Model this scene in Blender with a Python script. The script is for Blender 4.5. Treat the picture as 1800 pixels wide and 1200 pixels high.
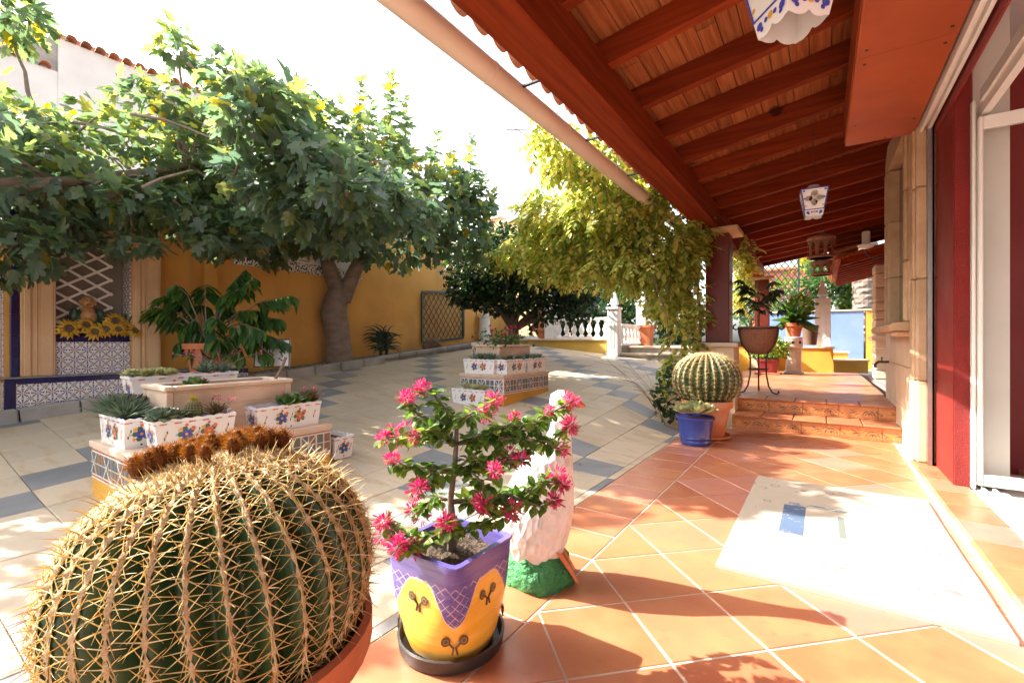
import bpy, math, random
import numpy as np
from mathutils import Vector, Matrix
random.seed(7); rng = np.random.default_rng(11)
sc = bpy.context.scene; col = sc.collection
for o in list(bpy.data.objects): bpy.data.objects.remove(o)
# ------------------------------------------------------------------ camera, sky, sun, exposure
# world: x = across the porch (house at +x), y = along the porch, z up; patio floor z = 0
YAW = math.radians(34.2); CS, SN = math.cos(YAW), math.sin(YAW); FPX = 800.0
cam = bpy.data.objects.new('camera', bpy.data.cameras.new('camera')); col.objects.link(cam)
cam.data.sensor_width = 36; cam.data.lens = FPX / 1800 * 36; cam.data.clip_start = .05; cam.data.clip_end = 2000
cam.location = (0, 0, 1.0); cam.rotation_euler = (math.pi / 2, 0, YAW); sc.camera = cam
SUN_EL = math.radians(38); SDIR = Vector((-.955 * math.cos(SUN_EL), -.297 * math.cos(SUN_EL), math.sin(SUN_EL))).normalized()
w = bpy.data.worlds.new('World'); sc.world = w; w.use_nodes = True
nt = w.node_tree; bg = nt.nodes['Background']; sky = nt.nodes.new('ShaderNodeTexSky')
sky.sky_type = 'NISHITA'; sky.sun_disc = False; sky.sun_elevation = SUN_EL
sky.sun_rotation = math.atan2(SDIR.x, SDIR.y); sky.air_density = 1.0; sky.dust_density = 4.0; sky.ozone_density = 0.6
hz = nt.nodes.new('ShaderNodeHueSaturation'); hz.inputs['Saturation'].default_value = .42; nt.links.new(sky.outputs[0], hz.inputs['Color']); nt.links.new(hz.outputs[0], bg.inputs[0]); bg.inputs[1].default_value = .15
sl = bpy.data.lights.new('sun', 'SUN'); sl.energy = 4.0; sl.angle = math.radians(.55); sl.color = (1, .93, .82)
so = bpy.data.objects.new('sun', sl); col.objects.link(so); so.rotation_euler = SDIR.to_track_quat('Z', 'Y').to_euler()
sc.view_settings.view_transform = 'Standard'; sc.view_settings.look = 'None'; sc.view_settings.gamma = 1
sc.view_settings.use_curve_mapping = False; sc.view_settings.exposure = 2.25
sc.render.engine = 'CYCLES'; sc.cycles.max_bounces = 8; sc.cycles.diffuse_bounces = 5; sc.cycles.transparent_max_bounces = 16

# ------------------------------------------------------------------ helpers
def P(px, py, Z):
    "photo pixel (1800 wide) at depth Z -> world point"
    X = (px - 900) / FPX * Z
    return Vector((CS * X - SN * Z, SN * X + CS * Z, 1 + (600 - py) / FPX * Z))
def Rz(a): return Matrix.Rotation(a, 4, 'Z')
class MB:
    def __init__(s): s.v = []; s.f = []; s.m = []
    def add(s, vs, fs, m=0):
        b = len(s.v); s.v += [tuple(v) for v in vs]; s.f += [tuple(i + b for i in f) for f in fs]; s.m += [m] * len(fs); return s
    def box(s, x0, x1, y0, y1, z0, z1, m=0, M=None):
        vs = [(x, y, z) for z in (z0, z1) for y in (y0, y1) for x in (x0, x1)]
        if M is not None: vs = [M @ Vector(v) for v in vs]
        return s.add(vs, [(0, 2, 3, 1), (4, 5, 7, 6), (0, 1, 5, 4), (2, 6, 7, 3), (0, 4, 6, 2), (1, 3, 7, 5)], m)
    def bbox(s, x0, x1, y0, y1, z0, z1, b=.006, m=0):
        "box with chamfered edges"
        vs = []; idx = {}
        for sx in (0, 1):
            for sy in (0, 1):
                for sz in (0, 1):
                    for ax in range(3):
                        p = [(x0, x1)[sx], (y0, y1)[sy], (z0, z1)[sz]]; d = [b if k == 0 else -b for k in (sx, sy, sz)]
                        for k in range(3):
                            if k != ax: p[k] += d[k]
                        idx[(sx, sy, sz, ax)] = len(vs); vs.append(p)
        I = idx; fs = []
        for ax in range(3):
            for sd in (0, 1):
                q = []
                for (a, c) in ((0, 0), (1, 0), (1, 1), (0, 1)):
                    k = [0, 0, 0]; k[ax] = sd; k[(ax + 1) % 3] = a; k[(ax + 2) % 3] = c; q.append(I[(k[0], k[1], k[2], ax)])
                fs.append(tuple(q if sd else q[::-1]))
        for ax in range(3):
            a1, a2 = (ax + 1) % 3, (ax + 2) % 3
            for s1 in (0, 1):
                for s2 in (0, 1):
                    q = []
                    for e, a in ((0, a1), (1, a1), (1, a2), (0, a2)):
                        k = [0, 0, 0]; k[ax] = e; k[a1] = s1; k[a2] = s2; q.append(I[(k[0], k[1], k[2], a)])
                    fs.append(tuple(q))
        for sx in (0, 1):
            for sy in (0, 1):
                for sz in (0, 1): fs.append(tuple(I[(sx, sy, sz, a)] for a in range(3)))
        return s.add(vs, fs, m)
    def tube(s, pts, r, n=8, m=0, cap=True):
        pts = [Vector(p) for p in pts]; rs = r if hasattr(r, '__len__') else [r] * len(pts)
        base = len(s.v); up = None; vs = []; fs = []
        for i, p in enumerate(pts):
            d = (pts[min(i + 1, len(pts) - 1)] - pts[max(i - 1, 0)])
            d = d.normalized() if d.length > 1e-9 else Vector((0, 0, 1))
            if up is None: up = Vector((0, 0, 1)) if abs(d.z) < .9 else Vector((1, 0, 0))
            a = d.cross(up).normalized(); up = a.cross(d).normalized()
            for k in range(n):
                t = 2 * math.pi * k / n; vs.append(p + (a * math.cos(t) + up * math.sin(t)) * rs[i])
        for i in range(len(pts) - 1):
            for k in range(n): fs.append((i * n + k, i * n + (k + 1) % n, (i + 1) * n + (k + 1) % n, (i + 1) * n + k))
        if cap: fs.append(tuple(range(n))[::-1]); fs.append(tuple((len(pts) - 1) * n + k for k in range(n)))
        return s.add(vs, fs, m)
    def lathe(s, prof, c=(0, 0, 0), n=32, m=0, sq=0, rot=0):
        "prof: (r,z) list; sq>0 blends towards a rounded square (per profile entry if list)"
        vs = []; fs = []
        for i, (r, z) in enumerate(prof):
            e = sq[i] if hasattr(sq, '__len__') else sq
            for k in range(n):
                t = 2 * math.pi * k / n
                cx, sy = math.cos(t), math.sin(t)
                if e:
                    pw = 2 + 10 * e; q = (abs(cx) ** pw + abs(sy) ** pw) ** (-1 / pw); cx *= q; sy *= q
                x, y = r * cx, r * sy
                vs.append((c[0] + x * math.cos(rot) - y * math.sin(rot), c[1] + x * math.sin(rot) + y * math.cos(rot), c[2] + z))
        for i in range(len(prof) - 1):
            for k in range(n): fs.append((i * n + k, i * n + (k + 1) % n, (i + 1) * n + (k + 1) % n, (i + 1) * n + k))
        fs.append(tuple(range(n))[::-1]); fs.append(tuple((len(prof) - 1) * n + k for k in range(n)))
        return s.add(vs, fs, m)
    def disc(s, c, u, v, r, n=10, m=0, sx=1, sy=1):
        c = Vector(c); vs = [c + u * (r * sx * math.cos(2 * math.pi * k / n)) + v * (r * sy * math.sin(2 * math.pi * k / n)) for k in range(n)]
        return s.add(vs, [tuple(range(n))], m)
    def prism(s, poly, z0, z1, m=0, M=None):
        n = len(poly); vs = [(x, y, z) for z in (z0, z1) for x, y in poly]
        if M is not None: vs = [M @ Vector(v) for v in vs]
        return s.add(vs, [tuple(range(n))[::-1], tuple(range(n, 2 * n))] + [(k, (k + 1) % n, n + (k + 1) % n, n + k) for k in range(n)], m)
    def build(s, name, mats, parent=None, smooth=False, loc=None, kind=None):
        me = bpy.data.meshes.new(name); me.from_pydata(s.v, [], s.f)
        for mm in (mats if isinstance(mats, (list, tuple)) else [mats]): me.materials.append(mm)
        if any(s.m): me.polygons.foreach_set('material_index', s.m)
        if smooth:
            me.polygons.foreach_set('use_smooth', [True] * len(s.f))
            if smooth != 'all': me.set_sharp_from_angle(angle=math.radians(38))
        me.update(); o = bpy.data.objects.new(name, me); col.objects.link(o)
        if parent is not None: o.parent = parent
        if loc is not None: o.location = loc
        if kind: o['kind'] = kind
        return o
def tag(o, label=None, cat=None, group=None, kind=None):
    if label: o['label'] = label
    if cat: o['category'] = cat
    if group: o['group'] = group
    if kind: o['kind'] = kind
    return o
def thing(name, label, cat, loc=(0, 0, 0), rz=0, group=None):
    o = bpy.data.objects.new(name, None); col.objects.link(o); o.location = loc; o.rotation_euler = (0, 0, rz); o.empty_display_size = .1
    return tag(o, label, cat, group)
def piece(name, me, parent, loc=(0, 0, 0), rot=(0, 0, 0), kind=None):
    o = bpy.data.objects.new(name, me); col.objects.link(o); o.parent = parent; o.location = loc; o.rotation_euler = rot
    return o
def mesh_of(mb, name, mats, smooth=False):
    o = mb.build(name, mats, smooth=smooth); me = o.data; bpy.data.objects.remove(o); return me
def instances(tv, tf, pos, mats3, scl, jitter=None):
    "stack copies of a template mesh: arrays of rotation matrices (n,3,3), positions, scales"
    tv = np.asarray(tv, float); n = len(pos); scl = np.asarray(scl, float)
    if scl.ndim == 1: scl = scl[:, None, None]
    else: scl = scl[:, None, :]
    V = np.einsum('nij,nvj->nvi', mats3, tv[None] * scl) + np.asarray(pos)[:, None, :]
    k = len(tv); F = [tuple(int(i) + b for i in f) for b in range(0, n * k, k) for f in tf]
    return V.reshape(-1, 3).tolist(), F
def frames(fwd, nrm):
    "rotation matrices whose y axis is fwd and z axis is near nrm"
    f = fwd / np.linalg.norm(fwd, axis=1, keepdims=True)
    x = np.cross(f, nrm); x /= np.linalg.norm(x, axis=1, keepdims=True) + 1e-9
    z = np.cross(x, f); return np.stack([x, f, z], axis=2)
def unit(n): v = rng.normal(size=(n, 3)); return v / np.linalg.norm(v, axis=1, keepdims=True)

# ------------------------------------------------------------------ materials
class NT:
    def __init__(s, name):
        s.mat = bpy.data.materials.new(name); s.mat.use_nodes = True; s.t = s.mat.node_tree
        s.b = s.t.nodes['Principled BSDF']; s.out = s.t.nodes['Material Output']
    def n(s, kind, **kw):
        nd = s.t.nodes.new(kind)
        for k, v in kw.items(): setattr(nd, k, v)
        return nd
    def put(s, sock, v):
        if isinstance(v, bpy.types.NodeSocket): s.t.links.new(v, sock)
        else: sock.default_value = v
    def m(s, op, a, b=0.0, c=0.0):
        nd = s.n('ShaderNodeMath', operation=op); s.put(nd.inputs[0], a); s.put(nd.inputs[1], b); s.put(nd.inputs[2], c); return nd.outputs[0]
    def mix(s, f, a, b, mode='MIX'):
        nd = s.n('ShaderNodeMix', data_type='RGBA', blend_type=mode); s.put(nd.inputs[0], f)
        for i, v in ((6, a), (7, b)): s.put(nd.inputs[i], (*v, 1) if isinstance(v, tuple) and len(v) == 3 else v)
        return nd.outputs[2]
    def noise(s, scale, detail=4, co=None, rough=.55):
        nd = s.n('ShaderNodeTexNoise'); nd.inputs['Scale'].default_value = scale; nd.inputs['Detail'].default_value = detail; nd.inputs['Roughness'].default_value = rough
        s.t.links.new(co if co is not None else s.pos(), nd.inputs['Vector']); return nd.outputs[0]
    def pos(s):
        if not hasattr(s, '_p'): s._p = s.n('ShaderNodeNewGeometry')
        return s._p.outputs['Position']
    def stretch(s, sx, sy, sz):
        nd = s.n('ShaderNodeVectorMath', operation='MULTIPLY'); s.t.links.new(s.pos(), nd.inputs[0]); nd.inputs[1].default_value = (sx, sy, sz); return nd.outputs[0]
    def xyz(s, co=None):
        nd = s.n('ShaderNodeSeparateXYZ'); s.t.links.new(co if co is not None else s.pos(), nd.inputs[0]); return nd.outputs
    def ramp(s, f, stops, interp='LINEAR'):
        nd = s.n('ShaderNodeValToRGB'); nd.color_ramp.interpolation = interp; e = nd.color_ramp.elements
        while len(e) < len(stops): e.new(.5)
        for el, (p, c) in zip(e, stops): el.position = p; el.color = (*c, 1)
        s.put(nd.inputs[0], f); return nd.outputs[0]
    def smooth(s, v, a, b):
        nd = s.n('ShaderNodeMapRange', interpolation_type='SMOOTHSTEP'); s.put(nd.inputs[0], v); nd.inputs[1].default_value = a; nd.inputs[2].default_value = b; return nd.outputs[0]
    def objrand(s): return s.n('ShaderNodeObjectInfo').outputs['Random']
    def island(s): s.pos(); return s._p.outputs['Random Per Island']
    def bump(s, h, strength=.3, dist=.01):
        nd = s.n('ShaderNodeBump'); nd.inputs['Strength'].default_value = strength; nd.inputs['Distance'].default_value = dist
        s.put(nd.inputs['Height'], h); s.t.links.new(nd.outputs[0], s.b.inputs['Normal']); return nd
    def color(s, c): s.put(s.b.inputs['Base Color'], (*c, 1) if isinstance(c, tuple) else c); return s
    def rough(s, r): s.put(s.b.inputs['Roughness'], r); return s
    def translucent(s, colr, f):
        tr = s.n('ShaderNodeBsdfTranslucent'); s.put(tr.inputs[0], (*colr, 1) if isinstance(colr, tuple) else colr)
        mx = s.n('ShaderNodeMixShader'); s.put(mx.inputs[0], f); s.t.links.new(s.b.outputs[0], mx.inputs[1]); s.t.links.new(tr.outputs[0], mx.inputs[2]); s.t.links.new(mx.outputs[0], s.out.inputs[0]); return s
def mat(name, c1, c2=None, scale=6, rough=.6, bump=0, bscale=60, rnd=0, metal=0, spec=.5, dirt=None, st=(1, 1, 1), bd=.01):
    t = NT(name); c2 = c2 or tuple(x * .8 for x in c1)
    co = t.stretch(*st) if st != (1, 1, 1) else None
    c = t.mix(t.smooth(t.noise(scale, 5, co), .3, .7), c1, c2)
    if dirt: c = t.mix(t.m('MULTIPLY', t.smooth(t.noise(scale * .37, 6), .5, .72), .75), c, dirt)
    if rnd:
        h = t.n('ShaderNodeHueSaturation'); t.put(h.inputs['Value'], t.m('MULTIPLY_ADD', t.objrand(), rnd * 2, 1 - rnd)); t.put(h.inputs['Color'], c); c = h.outputs[0]
    t.color(c); t.rough(t.m('MULTIPLY_ADD', t.noise(scale * 2.3, 3), .25, rough - .125)); t.b.inputs['Metallic'].default_value = metal
    t.b.inputs['Specular IOR Level'].default_value = spec
    if bump: t.bump(t.noise(bscale, 5, co), bump, bd)
    return t.mat
def leafmat(name, stops, tr=.45, gain=1.6, rough=.5, spec=.4):
    t = NT(name); c = t.ramp(t.island(), stops); v = t.mix(t.m('MULTIPLY', t.noise(45, 3), .5), c, tuple(.6 * x for x in stops[0][1]))
    t.color(v); t.rough(rough); t.b.inputs['Specular IOR Level'].default_value = spec
    h = t.n('ShaderNodeHueSaturation'); h.inputs['Value'].default_value = gain; h.inputs['Saturation'].default_value = 1.1; t.put(h.inputs['Color'], c)
    return t.translucent(h.outputs[0], tr).mat
M_ = {}
M_['grout'] = mat('grout', (.58, .49, .40), (.44, .36, .29), 7, .9, dirt=(.26, .19, .14))
M_['jointdark'] = mat('courtyard joint', (.16, .13, .10), (.09, .08, .06), 12, .95)
def terracotta():
    t = NT('terracotta floor tile'); r = t.objrand()
    base = t.ramp(r, [(0, (.36, .108, .05)), (.25, (.42, .145, .062)), (.5, (.39, .118, .06)), (.72, (.44, .165, .085)), (.84, (.41, .16, .125)), (1, (.44, .175, .14))])
    n = t.smooth(t.noise(5, 6), .32, .72); c = t.mix(t.m('MULTIPLY', n, .5), base, (.50, .22, .10))
    c = t.mix(t.m('MULTIPLY', t.smooth(t.noise(17, 5), .58, .8), .5), c, (.28, .085, .04))
    c = t.mix(t.m('MULTIPLY', t.smooth(t.noise(1.7, 6), .55, .75), .4), c, (.50, .27, .16)); c = t.mix(t.m('MULTIPLY', t.smooth(t.noise(70, 3), .66, .74), .5), c, (.20, .08, .05))
    t.color(c); t.rough(t.m('MULTIPLY_ADD', t.noise(9, 4), .3, .2)); t.bump(t.noise(11, 5), .12, .008); return t.mat
M_['tile'] = terracotta()
def sandstone():
    t = NT('sandstone paving'); r = t.objrand()
    base = t.ramp(r, [(0, (.47, .38, .27)), (.3, (.53, .43, .31)), (.6, (.46, .38, .28)), (1, (.56, .46, .33))])
    wv = t.noise(3.0, 6, t.stretch(1, 3, 1)); c = t.mix(t.m('MULTIPLY', t.smooth(wv, .5, .62), .5), base, (.40, .28, .16))
    c = t.mix(t.m('MULTIPLY', t.smooth(t.noise(1.1, 7), .52, .75), .45), c, (.30, .25, .20))
    c = t.mix(t.m('MULTIPLY', t.smooth(t.noise(23, 4), .64, .75), .5), c, (.22, .17, .13))
    t.color(c); t.rough(.62); t.bump(t.noise(14, 7), .3, .01); return t.mat
M_['sand'] = sandstone()
M_['slate'] = mat('slate paving', (.175, .185, .195), (.23, .235, .24), 4, .55, .25, 18, .15, dirt=(.26, .235, .20))
def ochre():
    t = NT('ochre stucco'); c = t.mix(t.smooth(t.noise(1.3, 6), .35, .68), (.68, .36, .085), (.58, .29, .065))
    c = t.mix(t.m('MULTIPLY', t.smooth(t.noise(1.0, 6, t.stretch(3.5, 3.5, .35)), .52, .72), .5), c, (.42, .23, .085)); c = t.mix(t.m('MULTIPLY', t.smooth(t.noise(.55, 7), .55, .7), .45), c, (.66, .40, .13)); c = t.mix(t.m('MULTIPLY', t.smooth(t.noise(38, 3), .68, .76), .5), c, (.36, .2, .08))
    t.color(c); t.rough(.85); t.bump(t.noise(120, 5), .22, .01); return t.mat
M_['ochre'] = ochre()
M_['yellow'] = mat('mustard stucco', (.55, .36, .07), (.45, .29, .06), 2.2, .85, .25, 120, dirt=(.30, .23, .08))
M_['amber'] = mat('amber stucco', (.66, .36, .05), (.56, .29, .04), 2.2, .85, .2, 120)
M_['blue_st'] = mat('pale blue stucco', (.20, .29, .52), (.16, .25, .48), 2.0, .85, .2, 110)
M_['redst'] = mat('red stucco', (.24, .012, .008), (.19, .009, .006), 3, .8, .9, 190, bd=.012)
M_['redsm'] = mat('smooth red render', (.24, .012, .008), (.20, .009, .006), 2, .55, .1, 90)
M_['white_st'] = mat('white render', (.74, .73, .70), (.66, .65, .62), 1.5, .85, .2, 60)
M_['white'] = mat('white paint', (.80, .79, .76), (.72, .71, .68), 7, .5, .08, 70, dirt=(.55, .52, .47))
M_['frame'] = mat('white aluminium', (.74, .71, .66), (.70, .67, .62), 3, .35)
M_['ivory'] = mat('ivory panel', (.60, .57, .50), (.55, .52, .46), 2, .4)
M_['stone'] = mat('cut sandstone', (.60, .41, .25), (.50, .33, .19), 7, .8, .4, 55, .1, dirt=(.42, .27, .16))
M_['stone_sm'] = mat('smooth sandstone slab', (.66, .49, .34), (.58, .42, .28), 3, .7, .15, 40, .06)
M_['cream'] = mat('cream rough stone', (.68, .60, .45), (.58, .50, .36), 9, .85, .7, 25, .1)
M_['peach'] = mat('peach resin planter', (.66, .50, .37), (.58, .43, .31), 5, .55, .15, 60, dirt=(.40, .29, .20))
M_['peachwood'] = mat('peach stone frame', (.62, .40, .22), (.55, .34, .18), 4, .7, .2, 50)
def wood(name, a, b, c3, rough=.45, ax=(30, 1.2, 30)):
    t = NT(name); co = t.stretch(*ax); n = t.noise(1.0, 6, co, .6)
    c = t.mix(t.smooth(n, .35, .68), a, b); kn = t.smooth(t.noise(4.5, 2, t.stretch(1, 1, 1)), .69, .75); c = t.mix(t.m('MULTIPLY', kn, .8), c, c3)
    h = t.n('ShaderNodeHueSaturation'); t.put(h.inputs['Value'], t.m('MULTIPLY_ADD', t.objrand(), .35, .83)); t.put(h.inputs['Color'], c)
    t.b.inputs['Specular IOR Level'].default_value = .1; t.color(h.outputs[0]); t.rough(t.m('MULTIPLY_ADD', n, .3, rough + .1)); t.bump(n, .25, .006); return t.mat
M_['beam'] = wood('red-brown stained beam', (.235, .036, .008), (.155, .022, .005), (.03, .007, .004), .42, (26, 1.0, 26))
M_['rafter'] = wood('red-brown stained rafter', (.225, .033, .007), (.145, .020, .005), (.03, .007, .004), .42, (1.2, 24, 24))
M_['board'] = wood('weathered roof board', (.33, .105, .036), (.20, .052, .016), (.05, .016, .008), .6, (34, 1.6, 34))
M_['ply'] = mat('orange stained plywood', (.36, .062, .010), (.29, .046, .008), 2.4, .5, .08, 40)
M_['shaft'] = mat('glossy dark brown tile', (.14, .024, .014), (.105, .018, .010), 5, .36, .12, 14, spec=.25)
M_['gutter'] = mat('beige gutter', (.72, .58, .46), (.66, .52, .41), 2, .5)
M_['rooftile'] = mat('clay roof tile', (.50, .20, .10), (.40, .15, .08), 9, .8, .3, 40, .2, dirt=(.30, .2, .13))
M_['pot'] = mat('terracotta pot', (.48, .15, .06), (.40, .12, .05), 8, .75, .12, 50, dirt=(.48, .26, .16))
M_['soil'] = mat('potting soil', (.055, .035, .022), (.10, .065, .04), 60, .95, 1.0, 80, bd=.02)
M_['gravelbed'] = mat('bed soil', (.20, .17, .13), (.11, .09, .07), 30, .95, .8, 60, bd=.02)
M_['gravel'] = mat('pale gravel', (.50, .47, .42), (.33, .31, .28), 40, .9)
M_['kerb'] = mat('grey concrete kerb', (.36, .34, .31), (.28, .265, .24), 6, .9, .5, 40, .12, dirt=(.19, .18, .15))
M_['ceramic'] = mat('white glazed ceramic', (.80, .79, .78), (.76, .75, .74), 4, .18, .04, 30)
M_['cobalt'] = mat('cobalt glaze', (.008, .010, .060), (.012, .016, .085), 6, .2)
M_['cobalt2'] = mat('cobalt painted petals', (.05, .06, .42), (.08, .09, .5), 30, .3)
M_['bluepot'] = mat('blue glazed pot', (.03, .055, .26), (.025, .04, .20), 7, .2, .05, 20)
M_['pred'] = mat('coral painted petals', (.62, .10, .08), (.68, .20, .12), 30, .35)
M_['pgreen'] = mat('painted leaf green', (.07, .16, .06), (.04, .11, .06), 30, .35)
M_['pyellow'] = mat('painted yellow', (.75, .42, .06), (.7, .35, .04), 30, .35)
M_['pblue'] = mat('painted pale blue', (.30, .52, .68), (.3, .5, .65), 30, .35)
M_['brown'] = mat('brown glaze', (.09, .05, .02), (.06, .035, .015), 20, .3)
M_['black'] = mat('black plastic saucer', (.018, .017, .016), (.03, .028, .026), 8, .4)
M_['iron'] = mat('black wrought iron', (.02, .019, .018), (.035, .03, .027), 25, .5, .2, 60)
M_['bark'] = mat('grey fig bark', (.24, .18, .14), (.17, .125, .095), 6, .9, .6, 30, st=(1, 1, 2.5))
M_['twig'] = mat('brown twig', (.20, .14, .10), (.13, .09, .06), 20, .9, .4, 60)
M_['darkbark'] = mat('dark bark', (.07, .045, .032), (.10, .07, .05), 14, .9, .6, 40)
M_['palmbark'] = mat('palm trunk bark', (.24, .19, .15), (.13, .10, .08), 9, .95, .9, 22, st=(1, 1, 3))
M_['green_paint'] = mat('dark green painted wood', (.025, .06, .045), (.035, .075, .055), 20, .5)
M_['glass'] = None
t = NT('clear glass'); t.color((1., 1., 1.)); t.rough(.02); t.b.inputs['Transmission Weight'].default_value = 1; t.b.inputs['IOR'].default_value = 1.02; M_['glass'] = t.mat
M_['mirror'] = mat('dull grey-brown glass', (.20, .18, .15), (.15, .135, .11), 2, .16)  # plain grey-brown stands in for the niche mirror's dim reflection
M_['steel'] = mat('brushed metal', (.45, .44, .42), (.38, .37, .35), 8, .35, metal=1)
# leaves
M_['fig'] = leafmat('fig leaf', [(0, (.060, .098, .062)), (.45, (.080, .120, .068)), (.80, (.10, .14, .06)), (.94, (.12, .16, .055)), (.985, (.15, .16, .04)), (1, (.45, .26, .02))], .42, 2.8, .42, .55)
M_['figsun'] = leafmat('sunlit fig leaf', [(0, (.065, .105, .06)), (.45, (.10, .145, .06)), (.86, (.16, .20, .055)), (.96, (.24, .23, .05)), (1, (.45, .27, .03))], .5, 2.4, .45, .5)  # paler, yellower copy of fig: sunlight on the crown top put into the colour
M_['wist'] = leafmat('wisteria leaf', [(0, (.17, .25, .05)), (.35, (.34, .39, .09)), (.65, (.56, .54, .15)), (.92, (.70, .60, .20)), (1, (.5, .30, .08))], .6, 1.4, .5)
M_['citrus'] = leafmat('citrus leaf', [(0, (.010, .028, .013)), (.6, (.02, .05, .018)), (1, (.05, .10, .022))], .25, 2, .35, .5)
M_['bouleaf'] = leafmat('bougainvillea leaf', [(0, (.055, .115, .02)), (.5, (.10, .18, .03)), (1, (.22, .27, .05))], .42, 1.7, .45)
M_['bract'] = leafmat('pink bract', [(0, (.60, .03, .14)), (.5, (.72, .09, .23)), (1, (.80, .24, .38))], .35, 1.1, .6, .2)
M_['midleaf'] = leafmat('broad green leaf', [(0, (.03, .085, .018)), (.6, (.055, .13, .025)), (.93, (.10, .18, .03)), (1, (.30, .26, .03))], .35, 1.9, .4)
M_['shrub'] = leafmat('shrub leaf', [(0, (.03, .075, .025)), (.6, (.06, .12, .035)), (1, (.12, .18, .05))], .35, 1.8, .5)
M_['lime'] = leafmat('lime shrub leaf', [(0, (.09, .17, .02)), (.6, (.16, .25, .03)), (1, (.28, .32, .05))], .4, 1.5, .5)
M_['yellowleaf'] = leafmat('yellow foliage', [(0, (.32, .28, .03)), (1, (.5, .42, .06))], .4, 1.3, .5)
M_['succ'] = leafmat('grey-green succulent', [(0, (.09, .15, .09)), (.6, (.15, .22, .14)), (1, (.24, .29, .17))], .15, 1.6, .45)
M_['succg'] = leafmat('green succulent', [(0, (.07, .15, .035)), (.6, (.13, .23, .06)), (1, (.22, .30, .09))], .18, 1.6, .45)
M_['succr'] = leafmat('reddish succulent', [(0, (.12, .10, .05)), (.5, (.22, .08, .06)), (1, (.13, .18, .05))], .15, 1.6, .45)
M_['varieg'] = leafmat('cream-edged succulent', [(0, (.26, .33, .13)), (.5, (.54, .52, .24)), (1, (.72, .64, .34))], .15, 1.4, .45)
M_['aloe'] = leafmat('dark aloe', [(0, (.03, .05, .03)), (1, (.06, .085, .045))], .1, 1.5, .45)
M_['sunpetal'] = leafmat('sunflower petal', [(0, (.62, .33, .02)), (1, (.75, .48, .05))], .3, 1.1, .6)
M_['flowerpink'] = leafmat('magenta flower', [(0, (.55, .02, .10)), (1, (.7, .06, .2))], .3, 1.1, .6)
# ================================================================== SETTING: floors
TS = .342          # patio tile pitch (diagonal field)
STEP = .155        # riser
TZ = 2 * STEP      # terrace level
CT = .355          # courtyard tile pitch
def zc(x, y):
    "courtyard paving: a plane climbing away from the patio, eased level where it meets it"
    p = -.43 + .087 * y - .1016 * x
    q = .5 * (p + math.sqrt(p * p + .0016))
    d = max(0., min(1., (-1.235 - x) / .8)); wv = d * d * (3 - 2 * d)
    return max(-.01, q * wv)
def clip_poly(poly, x0, x1, y0, y1):
    for (ax, lim, sgn) in ((0, x0, 1), (0, x1, -1), (1, y0, 1), (1, y1, -1)):
        out = []
        for i in range(len(poly)):
            a, b = poly[i], poly[(i + 1) % len(poly)]; da, db = sgn * (a[ax] - lim), sgn * (b[ax] - lim)
            if da >= 0: out.append(a)
            if da * db < 0: t = da / (da - db); out.append(tuple(a[k] + t * (b[k] - a[k]) for k in (0, 1)))
        poly = out
        if len(poly) < 3: return []
    return poly
def area(poly): return .5 * abs(sum(poly[i][0] * poly[(i + 1) % len(poly)][1] - poly[(i + 1) % len(poly)][0] * poly[i][1] for i in range(len(poly))))
def tile_piece(poly, z0, z1, parent, m, name='tile', zfun=None, bev=.004):
    cx = sum(p[0] for p in poly) / len(poly); cy = sum(p[1] for p in poly) / len(poly)
    ins = []
    for p in poly:
        d = Vector((p[0] - cx, p[1] - cy)); ins.append((cx + d.x * (1 - bev / max(d.length, .02)), cy + d.y * (1 - bev / max(d.length, .02))))
    jz = random.uniform(-.0008, .0008); n = len(poly); zz = zfun or (lambda x, y: 0)
    vs = [(x - cx, y - cy, z0 + zz(x, y)) for x, y in poly] + [(x - cx, y - cy, z1 - bev * .6 + zz(x, y) + jz) for x, y in poly] + [(x - cx, y - cy, z1 + zz(x, y) + jz) for x, y in ins]
    fs = [tuple(range(2 * n, 3 * n))] + [(k, (k + 1) % n, n + (k + 1) % n, n + k) for k in range(n)] + [(n + k, n + (k + 1) % n, 2 * n + (k + 1) % n, 2 * n + k) for k in range(n)]
    return MB().add(vs, fs).build(name, m, parent, loc=(cx, cy, 0))
def diag_field(x0, x1, y0, y1, ox, oy, parent, z, g=.007):
    r = TS / math.sqrt(2); a = r - g / math.sqrt(2); n = int(12 / r)
    for i in range(-n, n):
        for j in range(-n, n):
            cx, cy = ox + (i + j) * r, oy + (i - j) * r
            if not (x0 - r < cx < x1 + r and y0 - r < cy < y1 + r): continue
            poly = clip_poly([(cx + a, cy), (cx, cy + a), (cx - a, cy), (cx, cy - a)], x0, x1, y0, y1)
            if len(poly) >= 3 and area(poly) > .0006: tile_piece(poly, z - .012, z, parent, M_['tile'])
# patio
patio = MB().box(-1.235, .68, -2.2, 5.86, -.3, -.0028).build('patio_floor', M_['grout']); patio['kind'] = 'structure'
diag_field(-.866, .585, -.6, 5.83, -.868, 2.175, patio, 0.0)
y = -.6
while y < 5.8:
    tile_piece([(-1.233, y), (-.875, y), (-.875, min(y + .274, 5.83)), (-1.233, min(y + .274, 5.83))], -.012, 0, patio, M_['tile']); y += .282
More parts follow.
